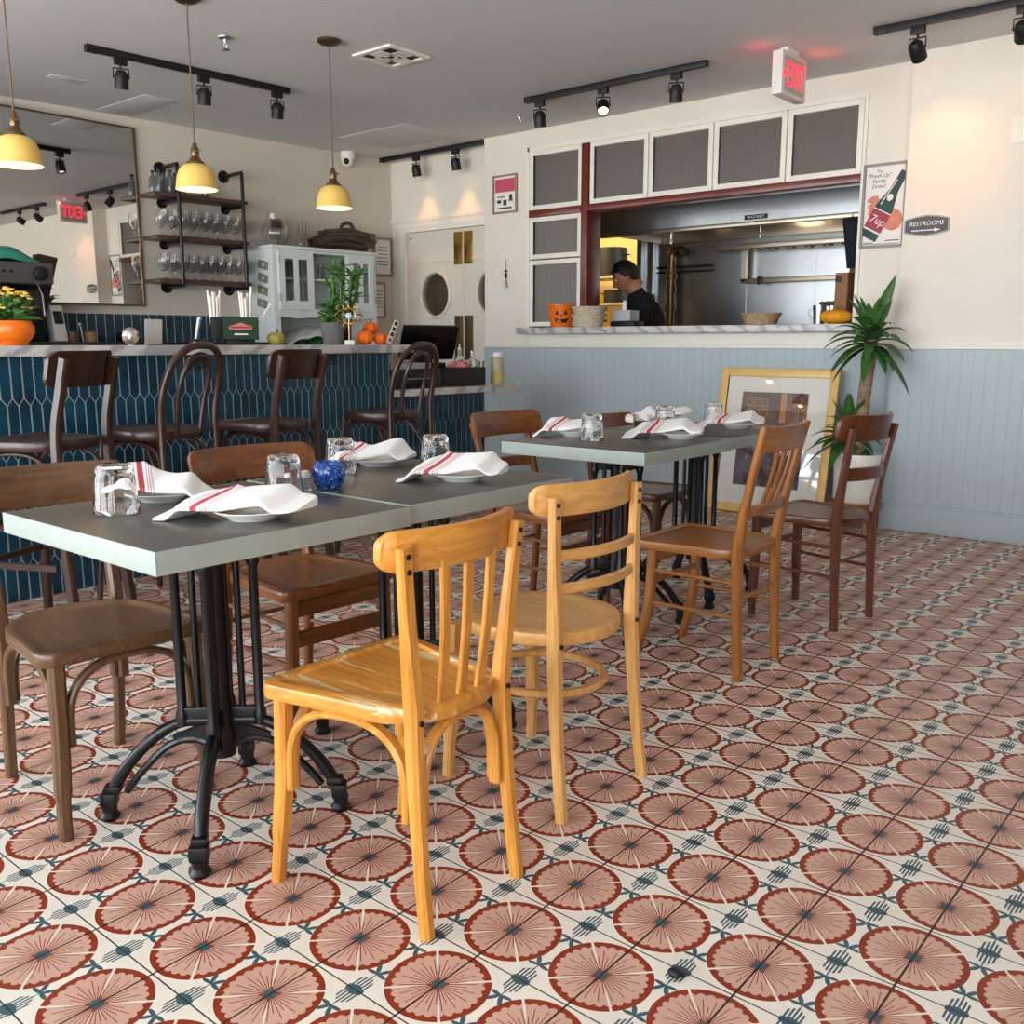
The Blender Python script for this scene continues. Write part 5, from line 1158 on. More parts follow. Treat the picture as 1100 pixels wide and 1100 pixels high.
o = MB().b2((-4.83, KY - .15, 1.166), (-2.19, KY - .0225, 1.2135), .004).b2((-4.80, KY - .0225, 1.166), (-2.25, KY + .36, 1.2135)).done('marble_ledge', M['marble']); tag(o, 'long grey veined marble ledge of the kitchen hatch', 'ledge')
struct(MB().b2((-4.80, KY - .02, 1.10), (-2.20, KY, 1.164)).done('trim_9', M['trim'], smooth=False))
LZ = 1.214
# kitchen shell
KB = 7.6
struct(MB().b2((-4.86, KB, 0), (-1.6, KB + .1, CEIL)).done('wall_cookline', M['steel'], smooth=False))
struct(MB().b2((-1.75, KY + KT, 0), (-1.6, KB, CEIL)).done('wall_kitchen_side', M['steel'], smooth=False))
M['warmwall'] = mat('pale yellow kitchen wall', rgb(240, 214, 150), .6)
struct(MB().b2((-7.8, 9.3, 0), (-1.6, 9.4, CEIL)).done('wall_pantry', M['warmwall'], smooth=False))
struct(MB().b2((-7.9, 6.3, 0), (-7.8, 9.4, CEIL)).done('wall_pantry_side', M['warmwall'], smooth=False))
f = MB()
for x in (-4.86, -4.74): f.b2((x, KB - .05, 0), (x + .05, KB - .003, CEIL))
f.b2((-3.80, KB - .004, 1.1), (-3.79, KB - .0005, 1.9)).b2((-3.20, KB - .004, 1.1), (-3.19, KB - .0005, 1.9))
struct(f.done('trim_10', M['steel'], smooth=False))
# hood: front panel, sloping lip, underside
t = thing('extractor_hood', 'wide stainless extractor hood across the kitchen', 'hood', (0, 0, 0))
HX0, HX1 = -4.62, -1.76
MB().b2((HX0, 6.62, 1.965), (HX1, 6.645, CEIL - .005)).b2((HX0, 6.645, 1.965), (HX0 + .02, KB - .01, CEIL - .005)).b2((HX0, 6.645, CEIL - .05), (HX1, KB - .06, CEIL - .005)).done('hood_shell', M['steel'], t, smooth=False)
f = MB(); f.b2((HX0, 6.60, 1.935), (HX1, 6.66, 1.967), .006); f.done('front_lip', M['steel_warm'], t)
f = MB(); f._add([(HX0 + .02, 6.66, 2.0), (HX1, 6.66, 2.0), (HX1, KB - .02, 2.35), (HX0 + .02, KB - .02, 2.35), (HX0 + .02, 6.66, 2.02), (HX1, 6.66, 2.02), (HX1, KB - .02, 2.37), (HX0 + .02, KB - .02, 2.37)], [(0, 1, 2, 3), (4, 7, 6, 5), (0, 4, 5, 1), (1, 5, 6, 2), (2, 6, 7, 3), (3, 7, 4, 0)]); f.done('filter_bank', M['steel_warm'], t, smooth=False)
MB().b2((HX0 + .02, KB - .06, 1.955), (HX1, KB - .01, 2.05), .004).done('grease_gutter', M['steel_warm'], t)
for x in (-4.0, -3.25):
    MB().tube([(x, 6.70, 2.0), (x, 6.70, 1.88)], .006, 8).lathe([(0, -.02), (.012, -.02), (.014, 0), (.008, .015), (0, .015)], 12, (x, 6.70, 1.88)).done('spray_nozzle', M['steel'], t)
t = thing('hood_plaque', 'small black name plate with white letters on the hood', 'sign', (-3.25, 6.618, 1.995))
MB().b2((-.09, -.006, -.017), (.09, -.0005, .017), .002).done('plate', M['black'], t); text('PACCUNEY', .026, M['white'], t, (0, -.0065, 0), (R(90), 0, 0))
# heated pass shelf and rail on the cook line
t = thing('salamander_shelf', 'long bronze lit steel shelf under the hood with a rail below', 'shelf', (0, 0, 0))
MB().b2((-3.99, KB - .32, 1.845), (-2.2, KB - .004, 1.885), .004).done('shelf_board', M['steel_warm'], t)
for i in range(9): MB().lathe([(0, 0), (.04, 0), (.04, .008), (0, .008)], 16, (-3.62 + i * .15, KB - .2, 1.836)).done('heat_disc', M['bronze'], t)
MB().b2((-3.80, KB - .10, 1.60), (-3.76, KB - .06, 1.845)).b2((-3.80, KB - .10, 1.585), (-2.2, KB - .06, 1.625), .003).done('ticket_rail', M['steel_warm'], t)
MB().b2((-3.64, KB - .125, 1.57), (-3.60, KB - .10, 1.64), .01).done('clamp', M['black'], t)
t = thing('steam_pipe', 'bent copper grey pipe rising on the cook line wall', 'pipe', (-4.47, KB - .09, 0))
MB().tube(smooth_pts([(0, 0, 1.02), (0, 0, 1.3), (0, 0, 1.80), (.02, 0, 1.875), (.08, 0, 1.895), (.12, .0, 1.85)], 5), .036, 14).done('pipe_run', M['bronze'], t)
for z in (1.40, 1.56, 1.68): MB().lathe([(0, -.03), (.047, -.03), (.05, -.02), (.05, .02), (.047, .03), (0, .03)], 16, (0, 0, z)).done('coupling', M['bronze'], t)
MB().b2((-.18, .04, 1.745), (.38, .06, 1.765)).b2((-.18, .04, 1.705), (.38, .06, 1.72)).done('bracket_bar', M['black'], t)
t = thing('soap_dispenser', 'small beige pump bottle in front of the steam pipe', 'bottle', (-4.50, KB - .32, 1.02))
MB().lathe([(0, 0), (.04, 0), (.042, .02), (.04, .40), (.02, .44), (0, .44)], 18).done('bottle_body', M['china'], t); MB().tube([(0, 0, .44), (0, 0, .49), (-.04, 0, .49)], .007, 8).done('pump', M['black'], t)
t = thing('cook_counter', 'stainless work counter along the cook line', 'counter', (0, 0, 0))
MB().b2((-4.84, KB - .62, 0), (-1.77, KB - .004, .98)).done('carcass', M['steel'], t, smooth=False); MB().b2((-4.84, KB - .65, .982), (-1.77, KB - .004, 1.018), .004).done('worktop', M['steel'], t)
# pantry rack and notices
t = thing('pantry_rack', 'wire rack with dark pots in the yellow lit back room', 'rack', (-6.0, 8.75, 0))
for x in (-.75, .75):
    for y in (-.2, .2): MB().tube([(x, y, 0), (x, y, 2.0)], .014, 8).done('post', M['steel'], t)
for z in (.4, 1.0, 1.5, 1.78): MB().b2((-.78, -.23, z - .012), (.78, .23, z + .012)).done('wire_shelf', M['steel'], t, smooth=False)
def pot(label, x, z, r, h):
    t = thing('stock_pot', label, 'pot', (x, 8.75, z), 0, 'dark pots on the pantry rack')
    MB().lathe([(0, 0), (r, 0), (r, h), (r - .006, h), (r - .006, .006), (0, .006)], 24).done('pot_body', M['black'], t)
    for s in (-1, 1): MB().tube([(s * r, -.05, h * .75), (s * (r + .04), -.04, h * .75), (s * (r + .04), .04, h * .75), (s * r, .05, h * .75)], .006, 6).done('handle', M['black'], t)
pot('dark wide pot on the left of the pantry rack, upper shelf', -6.42, 1.7925, .15, .17); pot('dark tall pot on the right of the pantry rack, upper shelf', -5.95, 1.7925, .17, .30)
pot('dark low pan on the pantry rack, middle shelf at left', -6.35, 1.5125, .17, .12); pot('dark low pan on the pantry rack, middle shelf at right', -5.85, 1.5125, .16, .14)
for i, (x, z, w, h, lb) in enumerate(((-6.22, 1.42, .28, .40, 'yellow notice on the back room wall, left of the cook'), (-5.80, 1.22, .30, .42, 'yellow notice on the back room wall, hidden partly by the cook'))):
    t = thing('wall_notice', lb, 'notice', (x - .25, 9.298, z))
    MB().b2((-w / 2, -.004, -h / 2), (w / 2, -.0005, h / 2)).done('sheet', mat('yellow paper', rgb(250, 206, 90), .7), t, smooth=False)
    for k in range(4): MB().b2((-w * .36, -.006, h * (.3 - .16 * k) - .012), (w * .36, -.004, h * (.3 - .16 * k) + .012)).done('text_line', M['ink'], t, smooth=False)
# things on the ledge
t = thing('pumpkin_bucket', 'orange jack o lantern bucket on the marble ledge', 'bucket', (-4.46, 5.90, LZ), R(36))
MB().lathe([(0, .003), (.078, .003), (.080, 0), (.105, .155), (.109, .158), (.109, .168), (.103, .168), (.1, .155), (.076, .008), (0, .008)], 40).done('pail', M['orange'], t)
def on_cone(P, name, z0=0.0):
    # flat shapes bent onto the bucket's front (front = -y): P in (angle-arc x, z)
    f = MB(); V = []; n = len(P)
    for off in (.0008, .0022):
        for (x, z) in P:
            r = .080 + (.025 * z / .155) + off; a = -math.pi / 2 + x / r; V.append((r * math.cos(a), r * math.sin(a), z))
    f._add(V, [tuple(range(n, 2 * n)), tuple(range(n - 1, -1, -1))] + [(k, (k + 1) % n, n + (k + 1) % n, n + k) for k in range(n)]); return f.done(name, M['black'], t, smooth=False)
on_cone([(-.05, .095), (-.018, .088), (-.030, .130)], 'eye'); on_cone([(.018, .088), (.05, .095), (.030, .130)], 'eye'); on_cone([(-.009, .078), (.009, .078), (0, .096)], 'nose')
on_cone([(-.058, .078), (-.045, .062), (-.034, .060), (-.034, .068), (-.020, .066), (-.018, .056), (-.006, .054), (.002, .062), (.012, .062), (.014, .056), (.026, .060), (.036, .064), (.046, .064), (.058, .078), (.052, .050), (.036, .034), (.018, .028), (.012, .036), (0, .026), (-.018, .028), (-.036, .034), (-.052, .050)], 'mouth')
M['wicker'] = mat('pale wicker', rgb(206, 192, 168), .7, var=.25, vs=60, bump=.5, bs=70)
M['wicker2'] = mat('tan wicker', rgb(176, 150, 116), .7, var=.3, vs=60, bump=.5, bs=70)
def basket(label, loc, r0, r1, h, m, group=None):
    t = thing('bread_basket', label, 'basket', loc, 0, group)
    mod = lambda a, z, r: 1 + .022 * math.sin(20 * a + (math.pi if int(z / .014) % 2 else 0))
    N = 8; pr = [(0, .001)] + [(r0, .001)] + [(r0 + (r1 - r0) * k / N, h * k / N) for k in range(1, N + 1)] + [(r1 - .008, h)] + [(r0 + (r1 - r0) * k / N - .008, h * k / N) for k in range(N - 1, 0, -1)] + [(0, .008)]
    MB().lathe(pr, 60, mod=lambda a, z, r: mod(a, z, r) if r > r0 * .8 else 1).done('weave', m, t)
    MB().tube([(r1 * math.cos(6.283 * k / 32), r1 * math.sin(6.283 * k / 32), h) for k in range(32)], .007, 6, closed=True).done('rim', m, t)
basket('pale wicker basket, lower of the nested pair beside the bucket', (-4.21, 5.90, LZ), .10, .125, .085, M['wicker'], 'nested wicker baskets')
basket('pale wicker basket stacked on top of the other by the bucket', (-4.205, 5.90, LZ + .0895), .105, .13, .052, M['wicker'], 'nested wicker baskets')
basket('tan wicker basket alone in the middle of the marble ledge', (-2.83, 5.90, LZ), .095, .125, .07, M['wicker2'])
t = thing('plastic_tub', 'translucent white tub on black tray behind the wicker baskets', 'tub', (-4.02, 6.14, LZ))
MB().b2((-.11, -.07, 0), (.10, .07, .042), .006).done('tray', M['black'], t); MB().b2((-.10, -.065, .043), (.06, .065, .125), .012).done('tub_body', mat('frosted plastic', rgb(214, 218, 220), .3, trans=.3), t); MB().lathe([(0, 0), (.02, 0), (.018, .05), (.01, .07), (0, .072)], 14, (-.03, 0, .1255)).done('dispenser_top', M['white'], t)
t = thing('squirt_bottle', 'white squirt bottle with blue cap behind lower ribbed window', 'bottle', (-4.76, 6.14, LZ), 0); MB().lathe([(0, 0), (.04, 0), (.04, .19), (.02, .22), (0, .22)], 18).done('bottle_body', M['white'], t); MB().lathe([(0, .2205), (.028, .2205), (.01, .29), (0, .29)], 14).done('cap', mat('blue cap', rgb(60, 90, 160), .4), t)
o = MB().b2((-.07, -.05, 0), (.07, .05, .17), .01).done('lilac_carton', mat('lilac carton', rgb(186, 170, 200), .6), loc=(-4.64, 6.15, LZ)); tag(o, 'lilac carton behind the lower ribbed window', 'carton')
t = thing('metal_cup', 'small steel cup with tongs handle on the ledge end', 'cup', (-2.49, 6.02, LZ)); MB().lathe([(0, 0), (.034, 0), (.042, .12), (.039, .12), (.032, .005), (0, .005)], 22).done('cup_body', M['steel'], t); MB().tube([(-.04, 0, .105), (-.075, 0, .09), (-.065, 0, .05), (-.036, 0, .045)], .003, 6).done('handle', M['steel'], t)
pumpkin('yellow orange pumpkin on right end of the marble ledge', (-2.345, 5.93, LZ), .10, .088, mat('yellow pumpkin skin', rgb(238, 160, 22), .4, var=.12, vs=14), ribs=9)
t = thing('dried_flowers', 'dark dried flower heads behind the ledge pumpkin', 'dried flowers', (-2.48, 6.16, LZ)); rn = random.Random(2)
for i in range(4): MB().tube([(0, 0, .0), ((i - 2) * .03, 0, .13)], .003, 5).ball(((i - 2) * .03, rn.uniform(-.02, .02), .135), (.022, .02, .016), 10, 7).done('flower_head', M['driftwood'], t)
t = thing('cardboard_box', 'tall brown cardboard box at right end of the hatch', 'box', (-2.36, 6.12, LZ)); MB().b2((-.055, -.06, 0), (.025, .06, .32), .002).done('box_body', M['kraft2'] if 'kraft2' in M else mat('cardboard', rgb(150, 108, 76), .8), t); MB().b2((-.055, -.062, .26), (-.015, -.0602, .30)).done('label', M['ink'], t, smooth=False)
o = MB().b2((-.06, -.02, 0), (.035, .03, .42), .004).done('grey_crate', mat('grey brown board', rgb(110, 96, 84), .7), loc=(-2.33, 6.235, LZ)); tag(o, 'taller grey brown board behind the cardboard box', 'board')
f = MB(); f.grid(lambda u, v: (-2.42 + .05 * v + (.104 - .044 * v) * u, 6.155 + .018 * math.sin(5 * u + 2) * (1 - v * .3), 1.875 - .31 * v), 10, 10)
o = f.done('hanging_apron', mat('navy cloth', rgb(24, 28, 44), .9), solid=.02); tag(o, 'dark navy apron hanging at right edge of the hatch', 'apron')
MB().tube([(.0, 0, 0), (0, .02, .015)], .004, 6).done('hook', M['steel'], o, loc=(-2.37, 6.155, 1.88))
# wall pieces
M['greyframe'] = mat('grey frame', rgb(150, 146, 140), .5)
t = framed('drink_poster', 'framed soda poster with hand holding a green bottle', 'poster', .262, .485, (-2.098, KY - .001, 1.902), 0, M['greyframe'], .016)
def flat(poly, d, m, name, par, M0=None):
    f = MB(); f.prism(poly, 0, .0006, (M0 or Matrix.Identity(4)) @ Matrix.Translation((0, -d, 0)) @ Matrix.Rotation(R(90), 4, 'X')); return f.done(name, m, par, smooth=False)
ell = lambda cx, cz, a, b, rot=0, n=24: [(cx + a * math.cos(6.283 * k / n) * math.cos(rot) - b * math.sin(6.283 * k / n) * math.sin(rot), cz + a * math.cos(6.283 * k / n) * math.sin(rot) + b * math.sin(6.283 * k / n) * math.cos(rot)) for k in range(n)]
M['skinprint'] = mat('printed hand', rgb(218, 140, 118), .7, var=.15, vs=40); M['bottleprint'] = mat('printed green bottle', rgb(44, 74, 66), .6, var=.25, vs=30); M['redprint'] = mat('printed red label', rgb(168, 60, 80), .6)
flat(ell(.052, -.082, .060, .066, .5), .0112, M['skinprint'], 'printed_palm', t); flat(ell(-.045, -.01, .040, .055, -.5), .0112, M['skinprint'], 'printed_palm', t)
for k in range(4): flat(ell(-.066 + .004 * k, .040 - .036 * k, .036, .017, .35), .012, M['skinprint'], 'printed_finger', t)
bt = [(-.052, -.126), (.052, -.126), (.055, -.09), (.055, .066), (.026, .175), (.021, .292), (-.021, .292), (-.026, .175), (-.055, .066), (-.055, -.09)]
Q = Matrix.Translation((-.026, 0, -.072)) @ Matrix.Rotation(R(28), 4, 'Y')
flat(bt, .0126, M['bottleprint'], 'printed_bottle', t, Q)
flat([(-.056, -.07), (.056, -.07), (.056, .04), (-.056, .04)], .0134, M['redprint'], 'printed_label', t, Q)
flat([(-.057, .042), (.057, .042), (.057, .048), (-.057, .048)], .0134, M['paper'], 'label_edge', t, Q); flat([(-.057, -.082), (.057, -.082), (.057, -.072), (-.057, -.072)], .0134, M['paper'], 'label_edge', t, Q)
flat(ell(0, .13, .017, .021), .0134, M['paper'], 'neck_roundel', t, Q); flat([(-.034, .075), (-.028, .075), (-.010, .235), (-.015, .235)], .0134, M['paper'], 'bottle_shine', t, Q)
text('7up', .066, M['paper'], t, Q @ Vector((0, -.0142, -.014)), (R(90), R(28), 0), .0003, shear=.2)
for s, z, sz in (('The', .198, .020), ('"Fresh Up"', .172, .031), ('Family', .142, .031), ('Drink!', .112, .031)): text(s, sz, M['ink'], t, (-.036, -.0115, z), (R(90), 0, 0), .0003, shear=.2)
f = MB(); f.b2((.02, -.0125, -.205), (.10, -.0113, -.200)).b2((-.11, -.0125, -.214), (-.05, -.0113, -.210)).b2((-.112, -.0125, -.222), (.1, -.0113, -.219)); f.done('small_print', M['ink'], t, smooth=False)
t = thing('restrooms_sign', 'dark grey shaped sign reading RESTROOMS with an arrow', 'sign', (-1.793, RY - .001, 1.75))
hx, hz = .122, .047
shp = [(-hx, -hz * .78), (-hx * .5, -hz * 1.1), (0, -hz * 1.25), (hx * .5, -hz * 1.1), (hx, -hz * .78), (hx, hz * .78), (hx * .5, hz * 1.1), (0, hz * 1.25), (-hx * .5, hz * 1.1), (-hx, hz * .78)]
f = MB(); f.prism(shp, 0, .010, Matrix.Rotation(R(90), 4, 'X')); f.done('border', mat('pale grey border', rgb(172, 172, 166), .5), t, smooth=False)
f = MB(); f.prism([(x * .94, z * .86) for x, z in shp], 0, .0122, Matrix.Rotation(R(90), 4, 'X')); f.done('sign_board', mat('slate sign', rgb(78, 82, 86), .5), t, smooth=False)
text('RESTROOMS', .034, M['paper'], t, (0, -.0128, .010), (R(90), 0, 0), .0006, shear=.2, sx=.97)
f = MB(); f.prism([(-.08, -.003), (.045, -.003), (.045, -.010), (.08, 0), (.045, .010), (.045, .003), (-.08, .003)], 0, .001, Matrix.Translation((0, -.0122, -.026)) @ Matrix.Rotation(R(90), 4, 'X')); f.done('arrow', M['paper'], t, smooth=False)
t = thing('wall_panel', 'square white access plate high on the right wall', 'panel', (-1.325, RY - .0005, 2.205)); MB().b2((-.07, -.008, -.066), (.07, 0, .066), .003).done('plate', M['trim'], t); MB().b2((-.058, -.0095, -.054), (.058, -.008, .054), .001).done('cover', M['trim'], t)
t = framed('notice_frame', 'small framed pink and white notice left of the hatch', 'notice', .245, .29, (-5.055, KY - .001, 2.247), 0, M['oakframe'], .014)
MB().b2((-.10, -.0125, .015), (.10, -.0112, .115)).done('pink_band', mat('pink print', rgb(206, 84, 104), .7), t, smooth=False)
f = MB()
for (x, z, w, h) in ((-.04, -.02, .04, .004), (-.06, -.055, .02, .012), (0, -.065, .018, .02), (.06, -.025, .015, .018), (.06, -.05, .02, .006), (.0, -.105, .07, .006)): f.b2((x - w, -.0122, z - h), (x + w, -.0112, z + h))
f.done('printed_marks', M['ink'], t, smooth=False)
t = thing('hanging_ornament', 'thin silver bead ornament hanging on the wall beside the hatch', 'ornament', (-5.045, KY - .016, 1.53)); MB().tube([(0, 0, .0), (0, 0, .215)], .0022, 6).done('cord', M['black'], t)
for z in (.105, .13, .085): MB().ball((0, 0, z), (.011, .011, .011)).done('bead', M['iron'], t)
MB().lathe([(0, 0), (.014, 0), (.012, .03), (.006, .065), (0, .07)], 12).done('tassel', M['steel'], t); MB().tube([(0, 0, .212), (0, .014, .214)], .003, 6).done('nail', M['steel'], t)
# leaning picture
M['gold'] = mat('pale gold frame', rgb(232, 190, 116), .4, .1, var=.08, vs=12)
M['matboard'] = mat('ivory mat board', rgb(246, 242, 230), .8)
t = thing('framed_picture', 'large gold framed picture leaning on the blue panelling', 'picture', (-2.66, 5.70, 0.0012), 0)
t.rotation_euler = (R(-10), 0, 0)
W_, H_, fw = .80, .945, .055
f = MB(); f.b2((-W_ / 2, -.032, 0), (-W_ / 2 + fw, 0, H_), .006).b2((W_ / 2 - fw, -.032, 0), (W_ / 2, 0, H_), .006).b2((-W_ / 2 + fw, -.032, 0), (W_ / 2 - fw, 0, fw), .006).b2((-W_ / 2 + fw, -.032, H_ - fw), (W_ / 2 - fw, 0, H_), .006); f.done('frame', M['gold'], t)
MB().b2((-W_ / 2 + fw * .8, -.014, fw * .8), (W_ / 2 - fw * .8, -.004, H_ - fw * .8)).done('mat_board', M['matboard'], t, smooth=False)
def scene_print():
    m, nt, b = newmat('printed interior scene'); L = nt.links.new; X.nt = nt
    tc = nt.nodes.new('ShaderNodeTexCoord'); sp = nt.nodes.new('ShaderNodeSeparateXYZ'); L(tc.outputs['Object'], sp.inputs[0])
    v = nt.nodes.new('ShaderNodeTexVoronoi'); v.inputs['Scale'].default_value = 26; L(tc.outputs['Object'], v.inputs['Vector'])
    r = nt.nodes.new('ShaderNodeValToRGB'); e = r.color_ramp.elements; e[0].color = rgb(34, 28, 36); e[1].color = rgb(150, 120, 100); r.color_ramp.elements.new(.5).color = rgb(78, 52, 50); r.color_ramp.elements.new(.75).color = rgb(64, 62, 84); L(v.outputs['Color'], r.inputs[0])
    n = nt.nodes.new('ShaderNodeTexNoise'); n.inputs['Scale'].default_value = 9; n.inputs['Detail'].default_value = 8; L(tc.outputs['Object'], n.inputs['Vector'])
    r2 = nt.nodes.new('ShaderNodeValToRGB'); e = r2.color_ramp.elements; e[0].position = .35; e[0].color = rgb(60, 32, 26); e[1].position = .7; e[1].color = rgb(128, 84, 66); L(n.outputs[0], r2.inputs[0])
    c = mixc(nt, X(sp.outputs[2]) > .56, r.outputs[0], r2.outputs[0]); L(c, b.inputs['Base Color']); b.inputs['Roughness'].default_value = .6; return m
px0, px1, pz0, pz1 = -.235, .215, .18, .79
MB().b2((px0 - .008, -.016, pz0 - .008), (px1 + .008, -.014, pz1 + .008)).done('mat_bevel', M['paper'], t, smooth=False)
pr = MB().b2((px0, -.017, pz0), (px1, -.0158, pz1)).done('print', scene_print(), t, smooth=False)
M['brownprint'] = mat('printed brown panel', rgb(70, 38, 30), .6); M['lampprint'] = mat('printed amber light', rgb(196, 128, 88), .6)
f = MB()
for i in range(3):
    for j in range(2): x, z = px0 + .035 + i * .055, .70 - j * .07; f.b2((x, -.0176, z), (x + .04, -.0168, z + .005)).b2((x, -.0176, z + .045), (x + .04, -.0168, z + .05)).b2((x, -.0176, z), (x + .004, -.0168, z + .05)).b2((x + .036, -.0176, z), (x + .04, -.0168, z + .05))
for (x, z) in ((.10, .72), (.10, .60), (.155, .60)): f.b2((x, -.0176, z), (x + .045 + .03 * (z > .7), -.0168, z + .006)).b2((x, -.0176, z), (x + .005, -.0168, z + .09 - .04 * (z > .7))).b2((x + .04 + .03 * (z > .7), -.0176, z), (x + .045 + .03 * (z > .7), -.0168, z + .09 - .04 * (z > .7)))
f.done('print_panels', M['lampprint'], pr, smooth=False)
f = MB(); f.b2((.035, -.0176, .60), (.075, -.0168, .785)); f.done('print_light', M['lampprint'], pr, smooth=False)
M['picglass'] = thin_glass('picture glass', .98)
MB().b2((-W_ / 2 + fw * .9, -.0225, fw * .9), (W_ / 2 - fw * .9, -.0200, H_ - fw * .9)).done('picture_glass', M['picglass'], t, smooth=False)
# dracaena
t = thing('plant_stand', 'low wooden stand under the white ribbed planter', 'stand', (-2.035, 5.62, 0))
MB().lathe([(0, .135), (.145, .135), (.148, .14), (.148, .165), (.14, .168), (0, .168)], 36).done('top', M['stand'] if 'stand' in M else W_amber[1], t)
for k in range(4):
    a = R(45 + 90 * k); MB().tube([(.115 * math.cos(a), .115 * math.sin(a), .14), (.13 * math.cos(a), .13 * math.sin(a), 0)], [.016, .011], 10).done('leg', W_amber[0], t)
PZ = .1685
t = thing('potted_dracaena', 'tall dracaena with thick cane in a white ribbed planter', 'plant', (-2.035, 5.62, PZ))
MB().lathe([(0, .002), (.115, .002), (.118, 0), (.132, .02), (.138, .28), (.136, .288), (.128, .288), (.124, .25), (0, .25)], 120, mod=lambda a, z, r: 1 + (.012 * math.cos(40 * a) if r > .125 and z < .285 and z > .01 else 0)).done('planter', M['china'], t)
MB().lathe([(0, .2505), (.123, .2505), (.123, .252), (0, .258)], 24).done('soil', mat('dark soil', rgb(56, 42, 34), .95, bump=.6, bs=50), t)
M['cane'] = mat('ringed cane bark', rgb(150, 126, 104), .8, var=.3, vs=6, bump=.6, bs=10, stretch=(1, 1, 9))
f = MB(); tr = smooth_pts([(-.02, .0, .24), (.0, -.005, .40), (.012, -.01, .62), (.03, -.012, .86), (.035, -.01, .96)], 10)
f.tube(tr, [.036 * (1 + .035 * (k % 2)) for k in range(len(tr))], 16); f.done('cane', M['cane'], t)
f = MB(); f.tube(smooth_pts([(-.075, .02, .24), (-.08, .03, .30), (-.08, .03, .36)], 4), .02, 12); f.done('short_cane', M['cane'], t)
def rosette(f, c, n, L, W, rn, lo=-.4, hi=1.4):
    for i in range(n):
        a = i * 2.399 + rn.uniform(-.2, .2); e = lo + (hi - lo) * (i / n) ** .8
        l = L * rn.uniform(.75, 1.1) * (1 if e < 1.1 else .9)
        if c[1] + l * math.sin(a) * math.cos(e) > .05: a = -a
        leaf_blade(f, (c[0] + .02 * math.cos(a), c[1] + .02 * math.sin(a), c[2] + .10 * i / n), (math.cos(a) * math.cos(e), math.sin(a) * math.cos(e), math.sin(e)), (0, 0, 1), l, W * rn.uniform(.8, 1.15), .75 if e < 1.0 else .25, 10, .15)
rn = random.Random(21); f = MB(); rosette(f, (.035, -.01, .90), 36, .31, .068, rn, -.55, 1.3); f.done('crown_leaves', M['leaf'], t, solid=.0012)
f = MB(); rosette(f, (-.08, .03, .34), 24, .27, .062, rn, -.35, 1.4); f.done('lower_leaves', M['leaf'], t, solid=.0012)
f = MB(); leaf_blade(f, (.035, -.01, .98), (.30, .10, 1), (0, -1, .2), .36, .075, .05, 10, .1); f.done('tall_leaf', M['leaf2'], t, solid=.0012)
f = MB(); leaf_blade(f, (-.08, .02, .38), (-.0, .0, 1), (0, -1, .2), .27, .08, .05, 10, .1); f.done('broad_leaf', M['leaf2'], t, solid=.0012)
MB().ball((.04, -.05, 1.08), (.018, .014, .035), 10, 8).done('blue_bow', mat('dark blue ribbon', rgb(30, 34, 110), .5), t)
# ---------------------------------------------------------------- the cook
def remesh(mb, vox):
    me = bpy.data.meshes.new('rm'); mb.b.to_mesh(me); mb.b.free(); o = bpy.data.objects.new('rm', me); COL.objects.link(o)
    m = o.modifiers.new('r', 'REMESH'); m.mode = 'VOXEL'; m.voxel_size = vox
    s = o.modifiers.new('s', 'SMOOTH'); s.factor = .5; s.iterations = 3
    dg = bpy.context.evaluated_depsgraph_get(); res = bpy.data.meshes.new_from_object(o.evaluated_get(dg)); bpy.data.objects.remove(o)
    b = bmesh.new(); b.from_mesh(res); todo = set(b.verts); best = []      # keep the outer skin only
    while todo:
        v = todo.pop(); isl = [v]; st = [v]
        while st:
            for e in st.pop().link_edges:
                for q in e.verts:
                    if q in todo: todo.discard(q); isl.append(q); st.append(q)
        if len(isl) > len(best): best = isl
    keep = set(best); bmesh.ops.delete(b, geom=[v for v in b.verts if v not in keep], context='VERTS'); b.to_mesh(res); b.free()
    for p in res.polygons: p.use_smooth = True
    return res
M['skin'] = mat('skin', rgb(176, 120, 92), .5); M['hair'] = mat('black hair', rgb(16, 14, 14), .5, bump=.5, bs=120); M['shirt'] = mat('black t shirt', rgb(16, 16, 18), .85); M['trouser'] = mat('dark trousers', rgb(36, 38, 46), .85)
# figure faces -x in the room; local frame: +X forward, Z up
ck = thing('person', 'cook in black t-shirt looking down at his work behind the hatch', 'person', (-4.14, 6.70, 0), R(219))
base = MB()
def limb(mb, P, r):
    P2 = smooth_pts(P, 4); n = len(P) - 1
    rr = [r[min(n, int(k / 4))] + (r[min(n, int(k / 4) + 1)] - r[min(n, int(k / 4))]) * (k % 4) / 4 for k in range(len(P2))]
    mb.tube(P2, rr, 16)
    for q, ra in ((P[0], r[0]), (P[-1], r[-1])): mb.ball(q, ra, 14, 10)
limb(base, [(0, 0, .92), (.02, 0, 1.10), (.06, 0, 1.25), (.10, 0, 1.37), (.125, 0, 1.44)], [.13, .12, .125, .12, .075])
limb(base, [(.10, 0, 1.40), (.135, 0, 1.475), (.185, 0, 1.555)], [.075, .060, .056])
for s in (-1, 1):
    limb(base, [(.085, s * .10, 1.405), (.09, s * .175, 1.40), (.15, s * .215, 1.17)], [.070, .064, .048]); limb(base, [(.15, s * .215, 1.17), (.27, s * .175, 1.12), (.43, s * .10, 1.09)], [.048, .040, .029])
    limb(base, [(0, s * .09, .90), (.015, s * .105, .70), (.03, s * .11, .50), (.01, s * .113, .30), (0, s * .115, .08)], [.095, .082, .060, .055, .040]); limb(base, [(0, s * .115, .06), (.13, s * .13, .04)], [.042, .034])
HM = Matrix.Translation((.232, 0, 1.615)) @ Matrix.Rotation(R(30), 4, 'Y')     # head, pitched down
